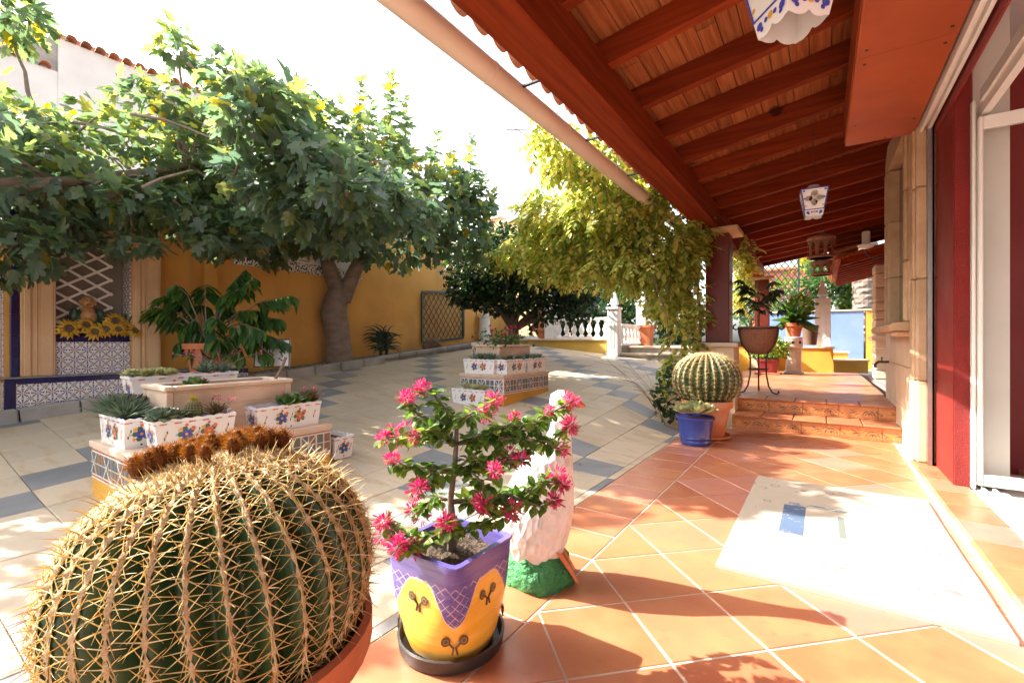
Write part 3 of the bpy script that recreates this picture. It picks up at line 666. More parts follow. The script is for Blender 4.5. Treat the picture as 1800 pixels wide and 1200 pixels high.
# ------------------------------------------------------------------ the niche
def azulejo(name, axis, sz=.10, oy=0., oz=0.):
    t = NT(name); X, Y, Z = t.xyz()[:3]; h = Y if axis == 'y' else X
    def cell(a, o, s): return t.m('SUBTRACT', t.m('FRACT', t.m('DIVIDE', t.m('SUBTRACT', a, o), s)), .5)
    def rad(u, v): return t.m('SQRT', t.m('ADD', t.m('MULTIPLY', u, u), t.m('MULTIPLY', v, v)))
    u, v = cell(h, oy, sz), cell(Z, oz, sz); r = rad(u, v); th = t.m('ARCTAN2', v, u)
    pet = t.m('MULTIPLY', t.m('GREATER_THAN', t.m('COSINE', t.m('MULTIPLY', th, 8)), .05), t.m('MULTIPLY', t.m('LESS_THAN', r, .31), t.m('GREATER_THAN', r, .10)))
    dot = t.m('LESS_THAN', r, .055)
    ring = t.m('MULTIPLY', t.m('GREATER_THAN', t.m('COSINE', t.m('MULTIPLY', th, 8)), .2), t.m('MULTIPLY', t.m('LESS_THAN', r, .45), t.m('GREATER_THAN', r, .34)))
    u2, v2 = cell(h, oy + sz / 2, sz), cell(Z, oz + sz / 2, sz); r2 = rad(u2, v2); th2 = t.m('ARCTAN2', v2, u2)
    pet2 = t.m('MULTIPLY', t.m('GREATER_THAN', t.m('COSINE', t.m('MULTIPLY', th2, 8)), .0), t.m('LESS_THAN', r2, .21))
    k = t.m('FRACT', t.m('ADD', t.m('MULTIPLY', t.m('FLOOR', t.m('DIVIDE', t.m('SUBTRACT', h, oy), sz)), .5), t.m('MULTIPLY', t.m('FLOOR', t.m('DIVIDE', t.m('SUBTRACT', Z, oz), sz)), .5)))
    c = t.mix(t.noise(7, 3), (.70, .68, .66), (.62, .60, .60))
    c = t.mix(pet, c, t.mix(t.m('GREATER_THAN', k, .25), (.035, .018, .13), (.10, .025, .03))); c = t.mix(ring, c, (.03, .025, .13)); c = t.mix(pet2, c, (.06, .055, .035)); c = t.mix(dot, c, (.35, .10, .06))
    t.color(c); t.rough(.22); return t.mat
ZN = .40      # paving level at the niche
NX = -6.36; NY0, NY1 = .86, 2.08       # front plane and ends
niche = thing('tiled_wall_niche', 'tiled wall shrine with peach stone frame and patterned blue tiles', 'niche', (NX, 1.6, ZN)); N0 = Vector((-NX, -1.6, -ZN))
def npz(mb, name, m, parent=None): return mb.build(name, m, parent or niche, loc=N0 if parent is None else None)
ya, yb = NY0 + .12, NY1 - .05
zb_, zs, zt_ = .66, 1.065, 1.98           # bench top, shelf, opening top
# bench
npz(MB().box(NX - .3, NX + .165, NY0 - .02, NY1 + .9, .12, zb_ - .05), 'bench_core', M_['stone_sm'])
az = azulejo('patterned azulejo front', 'y', .10, 1.10, .363); azx = azulejo('patterned azulejo side', 'x', .10, 0, .363)
yy = NY0 + .05
while yy < NY1 + .9:
    npz(MB().bbox(NX + .165, NX + .173, yy, min(yy + .198, NY1 + .9), .363, .598, .002), 'tile', az)
    npz(MB().bbox(NX + .165, NX + .177, yy, min(yy + .198, NY1 + .9), .60, .652, .005), 'cobalt_tile', M_['cobalt']); yy += .20
npz(MB().bbox(NX + .13, NX + .178, NY0 - .027, NY0 + .046, .20, .652, .008), 'cobalt_tile', M_['cobalt'])
npz(MB().box(NX - .3, NX + .128, NY0 - .028, NY0 - .0205, .20, .598), 'tile', azx)
npz(MB().bbox(NX - .3, NX + .18, NY0 - .03, NY1 + .9, .653, zb_, .003), 'bench_slab', mat('grey bench slab', (.30, .28, .26), rough=.6))
# back, side, cheeks
PA, PB = NY0 + .347, NY1 - .263
npz(MB().box(NX - .285, NX - .27, PA + .001, PB - .012, zb_ + .39, zt_ + .05), 'niche_back', M_['mirror'])
npz(MB().box(NX - .48, NX - .045, NY0 + .0, PA - .001, zb_, 2.5).box(NX - .48, NX - .022, PB, NY1, zb_, 2.5).box(NX - .48, NX - .022, PA, PB - .001, zt_ + .06, 2.5), 'masonry', M_['ochre'])
zz = zb_ + .35
while zz < zt_:
    npz(MB().bbox(NX - .145, NX - .03, PB - .010, PB - .002, zz, min(zz + .198, zt_), .001), 'tile', azx)
    npz(MB().bbox(NX - .268, NX - .148, PB - .010, PB - .002, zz, min(zz + .198, zt_), .001), 'tile', azx); zz += .20
# cobalt edge and narrow patterned strip on the left
zz = zb_ + .002
while zz < 2.3:
    npz(MB().bbox(NX - .04, NX - .002, NY0 + .035, NY0 + .095, zz, zz + .196, .006), 'cobalt_tile', M_['cobalt'])
    if zz < 1.6: npz(MB().bbox(NX - .30, NX - .22, NY0 - .10, NY0 - .09, zz, zz + .196, .001).bbox(NX - .212, NX - .045, NY0 - .01, NY0 - .002, zz, zz + .196, .001), 'tile', azx)
    zz += .20
# moulded stone frame
for (a, b) in ((NY0 + .10, NY0 + .345), (NY1 - .26, NY1 + .0)):
    npz(MB().bbox(NX - .02, NX + .012, a, b, zb_ + .002, 2.22, .006).bbox(NX + .013, NX + .03, a + .02, a + .07, zb_ + .002, 2.18, .006).bbox(NX + .013, NX + .024, a + .085, a + .115, zb_ + .002, 2.14, .005).bbox(NX + .013, NX + .022, a + .14, b - .02, zb_ + .002, 2.10, .004), 'frame_jamb', M_['peachwood'])
npz(MB().bbox(NX - .02, NX + .011, NY0 + .348, NY1 - .263, zt_, 2.22, .006).bbox(NX + .013, NX + .036, NY0 + .09, NY1 + .01, 2.222, 2.27, .008).bbox(NX + .012, NX + .02, NY0 + .35, NY1 - .265, zt_ + .05, 2.12, .004), 'frame_lintel', M_['peachwood'])
# tiled parapet in the opening
P0, P1 = NY0 + .347, NY1 - .263
yy = P0
while yy < P1 - .02:
    y2 = min(yy + .198, P1)
    for (z0, z1) in ((zb_ + .002, zb_ + .10), (zb_ + .103, zb_ + .335)):
        npz(MB().bbox(NX - .035, NX - .025, yy, y2, z0, z1, .002), 'tile', az)
    npz(MB().bbox(NX - .10, NX - .022, yy, y2, zb_ + .338, zb_ + .40, .006), 'cobalt_tile', M_['cobalt']); yy += .20
npz(MB().box(NX - .45, NX - .038, P0, P1, zb_, zb_ + .335), 'parapet_core', M_['stone_sm'])
npz(MB().box(NX - .45, NX - .102, P0, P1, zb_ + .336, zb_ + .38), 'niche_shelf', M_['cobalt'])
lattice(None, None, (NX - .24, P0 + .0, zb_ + .42), (0, 1, 0), (0, 0, 1), .50, .90, .235, M_['white'], sw=.024, ang=.98 * .47 / .30, frame=False, parent=npz(MB().box(NX - .246, NX - .242, P0 - .001, P0 + .012, zb_ + .42, zb_ + 1.28), 'lattice_screen', M_['white']))
# statuette: seated robed figure
def ellip(mb, c, r, m=0, n=12, k=8):
    mb.lathe([(max(1e-4, math.sin(math.pi * i / k)), -math.cos(math.pi * i / k)) for i in range(k + 1)], (0, 0, 0), n, m)
    q = len(mb.v) - n * (k + 1)
    for i in range(q, len(mb.v)): v = mb.v[i]; mb.v[i] = (c[0] + v[0] * r[0], c[1] + v[1] * r[1], c[2] + v[2] * r[2])
    return mb
st = thing('statuette', 'small seated laughing figure in a green robe among the sunflowers', 'statuette', (NX - .15, P0 + .27, zb_ + .46))
st.scale = (1.05, 1.05, 1.05)
b = MB(); ellip(b, (0, 0, .10), (.075, .115, .11)); ellip(b, (.03, .06, .05), (.08, .08, .055)); ellip(b, (.03, -.06, .05), (.08, .08, .055)); ellip(b, (-.005, -.10, .14), (.04, .04, .09)); ellip(b, (-.005, .10, .14), (.04, .04, .09))
b.build('robe', mat('green glazed robe', (.04, .09, .05), (.03, .06, .035), 20, .35), st, smooth='all')
b = MB(); ellip(b, (.045, 0, .13), (.05, .068, .085)); ellip(b, (.015, 0, .205), (.045, .06, .03)); ellip(b, (.02, 0, .285), (.055, .055, .066)); ellip(b, (.074, 0, .282), (.012, .013, .012)); ellip(b, (.02, -.057, .28), (.014, .01, .03)); ellip(b, (.02, .057, .28), (.014, .01, .03)); ellip(b, (.05, .022, .25), (.018, .017, .017)); ellip(b, (.05, -.022, .25), (.018, .017, .017))
b.build('body', mat('tan glazed skin', (.48, .25, .10), (.40, .19, .07), 20, .35), st, smooth='all')
for fm_ in (((.073, .02, .30), (.006, .012, .005), 'eye'), ((.073, -.02, .30), (.006, .012, .005), 'eye'), ((.072, 0, .26), (.006, .022, .006), 'mouth')): ellip(MB(), fm_[0], fm_[1]).build(fm_[2], M_['brown'], st, smooth='all')
if 0: ellip(b, (.073, .02, .30), (.006, .012, .005)); ellip(b, (.073, -.02, .30), (.006, .012, .005)); ellip(b, (.072, 0, .26), (.006, .022, .006)); b.build('face_marks', M_['brown'], st, smooth='all')
# artificial sunflowers
sf = thing('sunflower_arrangement', 'row of yellow sunflowers lying along the cobalt shelf of the niche', 'flowers', (NX, 1.6, zb_ + .40))
for (yy, zz, r, xo) in ((.10, .05, .115, .02), (.26, .09, .10, .0), (.335, .02, .10, .03), (.44, .05, .105, .02), (.54, .14, .115, .0), (.56, .05, .09, .04), (.66, .06, .10, -.01), (.73, .04, .095, .02)):
    nrm = Vector((1, random.uniform(-.3, .2), random.uniform(0, .35))).normalized(); u_ = nrm.cross(Vector((0, 0, 1))).normalized(); v_ = u_.cross(nrm) * -1
    c = Vector((xo, P0 - 1.6 + yy * .86, zz + .02)); mb = MB()
    for ring_, n in ((1., 14), (.8, 12)):
        for k in range(n):
            a = 2 * math.pi * (k + random.uniform(-.2, .2)) / n + ring_; d = u_ * math.cos(a) + v_ * math.sin(a); s = d.cross(nrm); R = r * ring_ * random.uniform(.88, 1.08)
            lift = nrm * (.012 if ring_ < 1 else 0)
            mb.add([c + d * R * .25 + lift, c + d * R * .6 + s * R * .13 + nrm * .012 + lift, c + d * R + lift - nrm * .01, c + d * R * .6 - s * R * .13 + nrm * .012 + lift], [(0, 1, 2, 3)], 0)
    q = MB(); q.lathe([(r * .38, 0), (r * .40, .012), (r * .28, .024), (r * .1, .02), (.0005, .018)], (0, 0, 0), 14)
    Mx = Matrix((u_, v_, nrm)).transposed(); mb.add([c + Mx @ Vector(v) for v in q.v], q.f, 1)
    mb.build('sunflower', [M_['sunpetal'], mat('seed disc', (.05, .028, .015), (.16, .10, .05), 120, .9)], sf)
# ================================================================== PLANTER TOWERS
def mosaic_mat(name, cols):
    t = NT(name); t.color(t.mix(t.noise(50, 3), *cols)); t.rough(.3); return t.mat
MOS = [mosaic_mat('grey-green mosaic', ((.09, .11, .10), (.17, .18, .16))), mosaic_mat('brown mosaic', ((.20, .10, .06), (.30, .17, .10))), mosaic_mat('grey mosaic', ((.20, .20, .19), (.10, .11, .12)))]
def plinth(x0, x1, y0, y1, z0, z1, name, lab, wm='amber'):
    t = thing(name, lab, 'plinth', (x1, y0, z0)); O = Vector((-x1, -y0, -z0))
    def pp(mb, nm, m): return mb.build(nm, m, t, loc=O)
    pp(MB().box(x0, x1, y0, y1, z0 - .15, z1 - .04), 'core', M_[wm])
    # cap tiles
    k = 0; yy = y0 - .015
    nx = max(1, round((x1 - x0) / .33)); ny = max(1, round((y1 - y0) / .30)); dx = (x1 - x0 + .03) / nx; dy = (y1 - y0 + .03) / ny
    for i in range(nx):
        for j in range(ny): pp(MB().bbox(x0 - .015 + i * dx, x0 - .015 + (i + 1) * dx - .004, y0 - .015 + j * dy, y0 - .015 + (j + 1) * dy - .004, z1 - .039, z1, .005), 'cap_tile', M_['peach'])
    # mosaic bands: white lattice with coloured insets on the +x and -y sides
    zb0, zb1 = z1 - .200, z1 - .062
    def band(U, O2, length, nrm):
        U = Vector(U); nrm = Vector(nrm); Vz = Vector((0, 0, 1))
        def quad(u0, u1, v0, v1, off, th, m, nm, mb=None):
            a = Vector(O2) + U * u0 + Vz * v0 + nrm * off; vs = []
            for o in (0, th):
                for (p, q) in ((0, 0), (1, 0), (1, 1), (0, 1)): vs.append(a + U * (u1 - u0) * p + Vz * (v1 - v0) * q + nrm * o)
            fs = [(0, 3, 2, 1), (4, 5, 6, 7), (0, 1, 5, 4), (1, 2, 6, 5), (2, 3, 7, 6), (3, 0, 4, 7)]
            if mb is not None: mb.add(vs, fs); return
            pp(MB().add(vs, fs), nm, m)
        quad(0, length, zb0 - .028, zb1 + .022, .0, .004, M_['white'], 'band_ground')
        for v0 in (zb0 - .016, zb1 + .006): quad(0, length, v0, v0 + .009, .0042, .003, M_['pot'], 'clay_strip')
        n = max(2, round(length / .125)); s = length / n; lat = MB()
        for i in range(n):
            for a in range(2):
                for b in range(2):
                    quad(i * s + .008 + a * (s / 2 - .002), i * s + .008 + a * (s / 2 - .002) + s / 2 - .013, zb0 + .004 + b * .068, zb0 + .065 + b * .068, .0042, .003, random.choice(MOS), 'mosaic_tile')
            if i % 2 == 0:
                c = Vector(O2) + U * (i + .5) * s + Vz * (zb0 + .069) + nrm * .0085; dm = (U * s / 2 * .9, Vz * .062)
                for sg in (1, -1):
                    d = dm[0] + dm[1] * sg; q = (dm[0].normalized() * -sg * .5 + dm[1].normalized()).normalized() * .004
                    lat.add([c - d - q, c + d - q, c + d + q, c - d + q], [(0, 1, 2, 3)])
        pp(lat, 'lattice_strip', M_['white'])['kind'] = 'stuff'
    band((0, 1, 0), (x1, y0, 0), y1 - y0, (1, 0, 0)); band((1, 0, 0), (x0, y0, 0), x1 - x0, (0, -1, 0))
    return t
# ---- decorated white planter: long side along local x, front faces local -y
PLANTER_CACHE = {}
def flower_decal(mb, c, U, V, r, kind):
    c = Vector(c); petal = 0 if kind == 'blue' else 1
    for k in range(5):
        a = 2 * math.pi * k / 5 + .6; mb.disc(c + (U * math.cos(a) + V * math.sin(a)) * r * .9 + U.cross(V) * -.0002, U, V, r * .2 + r * .28, 6, 2)
    for k in range(7):
        a = 2 * math.pi * k / 7; mb.disc(c + (U * math.cos(a) + V * math.sin(a)) * r * .5 + U.cross(V) * .0006, U, V, r * .34, 7, petal)
    mb.disc(c + U.cross(V) * .0012, U, V, r * .26, 8, 3)
def planter_parts(L, W, H):
    key = (L, W, H)
    if key in PLANTER_CACHE: return PLANTER_CACHE[key]
    tp, bt = 1.0, .90
    mb = MB(); n = 14
    def ring(kx, ky, z, scal=0.):
        pts = []
        hx, hy = L / 2 * kx, W / 2 * ky
        for (a, b, m) in (((-hx, -hy), (hx, -hy), n), ((hx, -hy), (hx, hy), n // 2), ((hx, hy), (-hx, hy), n), ((-hx, hy), (-hx, -hy), n // 2)):
            for i in range(m): t = i / m; pts.append((a[0] + (b[0] - a[0]) * t, a[1] + (b[1] - a[1]) * t, z + scal * abs(math.sin(math.pi * (i / m) * (m / 2)))))
        return pts
    rings = [ring(bt, bt, 0), ring(.985, .97, H - .022), ring(1.0, 1.0, H - .02), ring(1.0, 1.0, H - .006, .007), ring(.95, .90, H - .006, .007), ring(.93, .87, H - .035)]
    N = len(rings[0]); vs = sum(rings, []); fs = [tuple(range(N))[::-1]]
    for i in range(len(rings) - 1):
        for k in range(N): fs.append((i * N + k, i * N + (k + 1) % N, (i + 1) * N + (k + 1) % N, (i + 1) * N + k))
    mb.add(vs, fs, 0); body = mesh_of(mb, 'body', M_['ceramic'])
    rm = MB(); a = ring(1.004, 1.006, H - .0075, .0075); b = ring(.965, .93, H - .0055, .0075)
    rm.add(a + b, [(k, (k + 1) % N, N + (k + 1) % N, N + k) for k in range(N) if (k // 2) % 2 == 0]); rim = mesh_of(rm, 'blue_rim', M_['cobalt2'])
    soil = mesh_of(MB().box(-L / 2 * .93, L / 2 * .93, -W / 2 * .87, W / 2 * .87, H - .06, H - .034), 'soil', M_['soil'])
    d = MB()
    def face(sx, sy, yaw, ln):
        Mx = Rz(yaw)
        def at(u, v): k = bt + (1 - bt) * v * .93; return Mx @ Vector((u * ln / 2 * k, -sx * k - .0022, v * H))
        U = Mx @ Vector((1, 0, 0)); tilt = sx * (1 - bt) / H; V = (Mx @ Vector((0, -tilt, 1))).normalized()
        nf = 3 if ln > .3 else 1
        spots = [(-.28, 'blue'), (.30, 'red')] if ln > .3 else [(0, 'blue')]
        for (u, kd) in spots:
            flower_decal(d, at(u, .46), U, V, .034, kd)
            for (du, dv, kk, rr) in ((-.03, .028, 3, .012), (.034, .03, 1, .014), (-.034, -.03, 3, .010), (.036, -.02, 4, .008), (.0, .052, 1, .010), (-.05, .0, 4, .007)): d.disc(at(u, .46) + U * du + V * dv + U.cross(V) * .0004, U, V, rr, 6, kk)
        for u in ((-.78, 0.02, .80) if ln > .3 else (-.7, .7)):
            c = at(u, .48)
            for q in range(3): d.disc(c + U * (.006 * (q - 1)) + V * (.018 * (q - 1)), U, V, .011, 6, (5, 3, 2)[q], .35, 1.0)
        for i in range(6 if ln > .3 else 3):
            u = -.85 + 1.7 * i / (5 if ln > .3 else 2); c = at(u, .86); d.disc(c, U, V, .011, 6, 1, 1.3, .5); d.disc(c + U * .018, U, V, .008, 5, 2, 1.2, .4)
        d.disc(at(.02, .10), U, V, .006, 8, 5)
    face(W / 2, 0, 0, L); face(L / 2, 0, math.pi / 2, W); face(W / 2, 0, math.pi, L); face(L / 2, 0, -math.pi / 2, W)
    deco = mesh_of(d, 'painted_flowers', [M_['cobalt2'], M_['pred'], M_['pgreen'], M_['pyellow'], M_['pblue'], M_['brown']])
    PLANTER_CACHE[key] = (body, rim, soil, deco); return PLANTER_CACHE[key]
def planter(loc, rz, L, W, H, lab):
    t = thing('flower_planter', lab, 'planter', loc, rz, None); b, r, s, d = planter_parts(L, W, H)
    bo = piece('body', b, t); piece('blue_rim', r, bo); piece('soil', s, t); piece('painted_flowers', d, bo)['kind'] = 'stuff'
    t['group'] = 'white flower-painted planters'
    return t
def peach_box(loc, Lx, Ly, H, lab):
    t = thing('trough_planter', lab, 'planter', loc)
    a, b = Lx / 2, Ly / 2; mb = MB()
    for (s0, s1, s2, s3) in ((-a, a, -b, -b + .03), (-a, a, b - .03, b), (-a, -a + .03, -b + .031, b - .031), (a - .03, a, -b + .031, b - .031)): mb.bbox(s0, s1, s2, s3, 0, H - .03, .004)
    mb.build('body', M_['peach'], t)
    for sx in (-1, 1):
        for sy in (-1, 1): MB().bbox(sx * a - (.035 if sx > 0 else .008), sx * a + (.008 if sx > 0 else .035), sy * b - (.035 if sy > 0 else .008), sy * b + (.008 if sy > 0 else .035), 0, H - .032, .006).build('corner_post', M_['peach'], t)
    for i in range(3):
        z0 = .012 + i * (H - .05) / 3; z1 = z0 + (H - .05) / 3 - .006
        for sx in (-1, 1):
            MB().bbox(min(sx * a, sx * (a + .004)), max(sx * a, sx * (a + .004)), -b + .04, b - .04, z0, z1, .002).build('plank', M_['peach'], t)
            MB().bbox(-a + .04, a - .04, min(sx * b, sx * (b + .004)), max(sx * b, sx * (b + .004)), z0, z1, .002).build('plank', M_['peach'], t)
    r = MB(); e = .018
    for (s0, s1, s2, s3) in ((-a - e, a + e, -b - e, -b + .04), (-a - e, a + e, b - .04, b + e), (-a - e, -a + .04, -b + .041, b - .041), (a - .04, a + e, -b + .041, b - .041)): r.bbox(s0, s1, s2, s3, H - .03, H, .006)
    r.build('rim', M_['peach'], t)
    g = MB(); nn = 14; vs = [(-a + .03 + (Lx - .06) * i / nn, -b + .03 + (Ly - .06) * j / nn, H - .045 + random.uniform(-.012, .012)) for j in range(nn + 1) for i in range(nn + 1)]
    g.add(vs, [(j * (nn + 1) + i, j * (nn + 1) + i + 1, (j + 1) * (nn + 1) + i + 1, (j + 1) * (nn + 1) + i) for j in range(nn) for i in range(nn)]); g.build('soil', M_['soil'], t)
    return t
# ---- plants
LEAFQ = ([(0, 0, 0), (.5, .45, .06), (0, .45, -.02), (-.5, .45, .06), (0, 1, 0)], [(0, 1, 2), (0, 2, 3), (1, 4, 2), (2, 4, 3)])
FATL = ([(0, 0, 0), (.22, .3, .05), (.30, .65, .09), (0, 1, .06), (-.30, .65, .09), (-.22, .3, .05), (0, .6, -.09)], [(0, 1, 6), (1, 2, 6), (2, 3, 6), (3, 4, 6), (4, 5, 6), (5, 0, 6), (0, 5, 4, 3, 2, 1)])
SPIKE = ([(.10, 0, 0), (-.10, 0, 0), (0, 0, .10), (.08, .5, .03), (-.08, .5, .03), (0, .5, .11), (0, 1, .14)], [(0, 3, 5, 2), (1, 2, 5, 4), (0, 1, 4, 3), (3, 6, 5), (4, 5, 6), (3, 4, 6)])
def scatter(tmpl, pos, fwd, scl, nrm=None):
    pos = np.asarray(pos); fwd = np.asarray(fwd, float); nrm = np.tile([0, 0, 1.], (len(pos), 1)) + .25 * rng.normal(size=(len(pos), 3)) if nrm is None else np.asarray(nrm)
    v, f = instances(tmpl[0], tmpl[1], pos, frames(fwd, nrm), np.asarray(scl)); return v, f
def rosette(mb, c, r, n, m, tmpl=FATL, up=.9, layers=4):
    pos, fw, sc_ = [], [], []
    for i in range(n):
        k = i / n; a = i * 2.39996 + random.uniform(-.15, .15); el = math.radians(12 + 70 * k ** 1.1) * up
        d = (math.cos(a) * math.cos(el), math.sin(a) * math.cos(el), math.sin(el)); pos.append((c[0] + d[0] * r * .05, c[1] + d[1] * r * .05, c[2] + r * .18 * k)); fw.append(d); sc_.append(r * (1.0 - .5 * k) * random.uniform(.9, 1.08))
    v, f = scatter(tmpl, pos, fw, sc_); mb.add(v, f, m)
def plant(name, lab, cat, loc, mb, mats, part='leaves', smooth=False):
    "a potted plant as its own thing; mesh coordinates are relative to loc"
    t = thing(name, lab, cat, loc); mb.build(part, mats, t, smooth=smooth); return t
def succ_patch(loc, ext, n, r, m, lab, tmpl=FATL, cnt=14, rz=0, up=.9, extra=None):
    mb = MB()
    for k in range(n):
        x, y = random.uniform(-1, 1) * ext[0], random.uniform(-1, 1) * ext[1]
        rosette(mb, (x * math.cos(rz) - y * math.sin(rz), x * math.sin(rz) + y * math.cos(rz), random.uniform(0, .02)), r * random.uniform(.9, 1.45), cnt, 0, tmpl, up)
    if extra: extra(mb)
    return plant('succulent', lab, 'succulent', loc, mb, [M_[m], M_['twig'], M_['flowerpink'], M_['yellowleaf']])
def tower(x0, x1, y0, y1, zb, zt, which, wm):
    A = which
    plinth(x0, x1, y0, y1, zb, zt, 'planter_plinth', f'low tiled plinth with mosaic band carrying white planters {A}', wm)
    return
# left tower
Lx0, Lx1, Ly0, Ly1, Lz = -3.79, -3.08, .885, 2.08, .38
plinth(Lx0, Lx1, Ly0, Ly1, .02, Lz, 'planter_plinth', 'low tiled plinth with mosaic band behind the big barrel cactus')
plinth(-4.18, -3.80, 1.10, 1.95, .10, .58, 'planter_plinth', 'raised rear plinth behind the peach trough nearest the barrel cactus')
peach_box((-3.48, 1.50, Lz), .36, .775, .343, 'peach trough planter with plank sides holding dark soil, little growing')
planter((-3.505, .985, Lz), 0, .45, .17, .175, 'white flower-painted planter of spiky aloe at the plinth corner')
planter((-3.155, 1.19, Lz), math.pi / 2, .43, .17, .175, 'white flower-painted planter holding a little yellow-flowered cactus')
planter((-3.215, 1.80, Lz), math.pi / 2, .48, .17, .175, 'white flower-painted planter with green succulents beside the peach trough')
planter((-3.99, 1.45, .58), math.pi / 2, .70, .20, .18, 'white flower-painted planter on the rear plinth with pale jade plants')
planter((-3.27, 2.20, zc(-3.2, 2.2)), 0, .40, .17, .175, 'white flower-painted planter standing on the paving by the near plinth')
zz = Lz + .15
def stalks(n, ln, lean, mi=1, blob=2):
    def f(mb):
        for k in range(n):
            a = random.uniform(0, 6.28); p = Vector((random.uniform(-.08, .08), random.uniform(-.04, .04), 0)); pts = [p]
            for q in range(5): p = p + Vector((math.cos(a) * lean, math.sin(a) * lean, .75 - q * .15)) * ln / 5; pts.append(p.copy())
            mb.tube(pts, [.0025] * 5 + [.0015], 4, mi)
            for q in range(6): mb.disc(p + Vector((random.uniform(-.012, .012), random.uniform(-.012, .012), random.uniform(-.01, .02))), Vector((1, 0, 0)), Vector((0, .5, .8)), .007, 5, blob)
    return f
succ_patch((-3.55, .98, zz), (.12, .045), 9, .15, 'succ', 'blue-green spiky aloe clump spilling from the corner planter', SPIKE, 22)
succ_patch((-3.70, 1.02, zz + .02), (.05, .06), 6, .11, 'succr', 'reddish pointed aeonium rosettes at the end of the corner planter', FATL, 16, extra=stalks(2, .25, .8, 1, 3))
succ_patch((-3.16, 1.06, zz + .01), (.05, .06), 9, .075, 'succ', 'grey-green rounded rosettes in the planter beside the small cactus', FATL, 18)
succ_patch((-3.16, 1.34, zz + .01), (.04, .05), 6, .075, 'succr', 'dusky spiky rosettes next to the yellow-flowered cactus', SPIKE, 22, extra=stalks(4, .2, .5))
succ_patch((-3.21, 1.88, zz + .01), (.045, .13), 12, .075, 'succg', 'bright green rosettes filling the planter right of the peach trough', FATL, 16, extra=stalks(3, .22, .5))
succ_patch((-3.21, 1.99, zz + .03), (.03, .03), 3, .10, 'succr', 'dark red upright rosette at the far end of the planter', SPIKE, 26)
succ_patch((-3.99, 1.26, .58 + .17), (.07, .13), 26, .055, 'varieg', 'dense pale variegated jade mound on the rear plinth', FATL, 16)
succ_patch((-3.98, 1.68, .58 + .17), (.06, .09), 5, .10, 'succ', 'silvery pointed rosettes with long flower stalks on the rear plinth', SPIKE, 24, extra=stalks(9, .34, .9))
succ_patch((-3.47, 1.30, Lz + .30), (.03, .04), 4, .10, 'succg', 'single leafy green sprig growing in the peach trough', FATL, 12, up=1.2)
tw = MB(); tw.tube([(-3.40, 1.80, Lz + .28), (-3.36, 1.86, Lz + .42), (-3.34, 1.88, Lz + .50)], .012, 6); tag(tw.build('cut_stick', M_['twig']), 'short cut stick standing in the peach trough soil', 'stick')
# mid tower
Mx0, Mx1, My0, My1, Mz = -3.66, -3.02, 4.27, 5.30, .615
plinth(Mx0, Mx1, My0, My1, .18, Mz, 'planter_plinth', 'low tiled plinth with mosaic band standing alone in mid courtyard')
plinth(-3.95, -3.67, 4.85, 5.6, .3, .98, 'planter_plinth', 'tall rear plinth with mosaic band behind the pink-flowered trough')
peach_box((-3.42, 4.85, Mz), .34, .70, .345, 'peach trough planter with pink flowers in mid courtyard')
planter((-3.40, 4.37, Mz), 0, .48, .17, .175, 'white flower-painted planter at the corner of the mid courtyard plinth')
planter((-3.105, 4.55, Mz), math.pi / 2, .44, .17, .175, 'white flower-painted planter below the peach trough of pink flowers')
planter((-3.105, 5.03, Mz), math.pi / 2, .44, .17, .175, 'white flower-painted planter at the far end of the mid courtyard plinth')
planter((-3.36, 4.12, zc(-3.36, 4.05)), 0, .50, .17, .19, 'white flower-painted planter standing on the paving against the mid plinth')
succ_patch((-3.40, 4.37, Mz + .15), (.17, .04), 10, .11, 'succ', 'dark grey-green aloe in the corner planter of the mid plinth', SPIKE, 20)
succ_patch((-3.10, 4.55, Mz + .15), (.04, .16), 9, .06, 'succ', 'low dark stonecrop in the planter below the pink flowers', FATL, 14)
succ_patch((-3.10, 5.03, Mz + .15), (.04, .16), 11, .08, 'succ', 'bushy dark stonecrop in the far planter of the mid plinth', SPIKE, 16)
succ_patch((-3.34, 4.12, zc(-3.36, 4.05) + .17), (.16, .04), 8, .08, 'varieg', 'yellowish rosettes in the planter on the paving', SPIKE, 18)
fl = MB(); pos, fw, s_ = [], [], []
for k in range(420): p = np.array([random.gauss(0, .11), random.gauss(0, .22), abs(random.gauss(.06, .09))]); pos.append(p); fw.append(unit(1)[0] + [0, 0, .3]); s_.append(random.uniform(.03, .055))
v, f = scatter(LEAFQ, pos, fw, s_); fl.add(v, f, 0)
for k in range(18):
    c = Vector((random.gauss(.02, .12), random.gauss(0, .22), random.uniform(.05, .28))); fl.tube([(c.x * .5, c.y * .7, -.02), c], .003, 4, 1)
    pp, ff = [], []
    for q in range(9): pp.append(c); ff.append(unit(1)[0] + np.array([.2, -.3, .4]))
    v, f = scatter(LEAFQ, pp, ff, [.03] * 9); fl.add(v, f, 2)
plant('pink_flowers', 'pink geranium-like flowers filling the trough in mid courtyard', 'flowers', (-3.42, 4.85, Mz + .30), fl, [M_['midleaf'], M_['twig'], M_['flowerpink']])

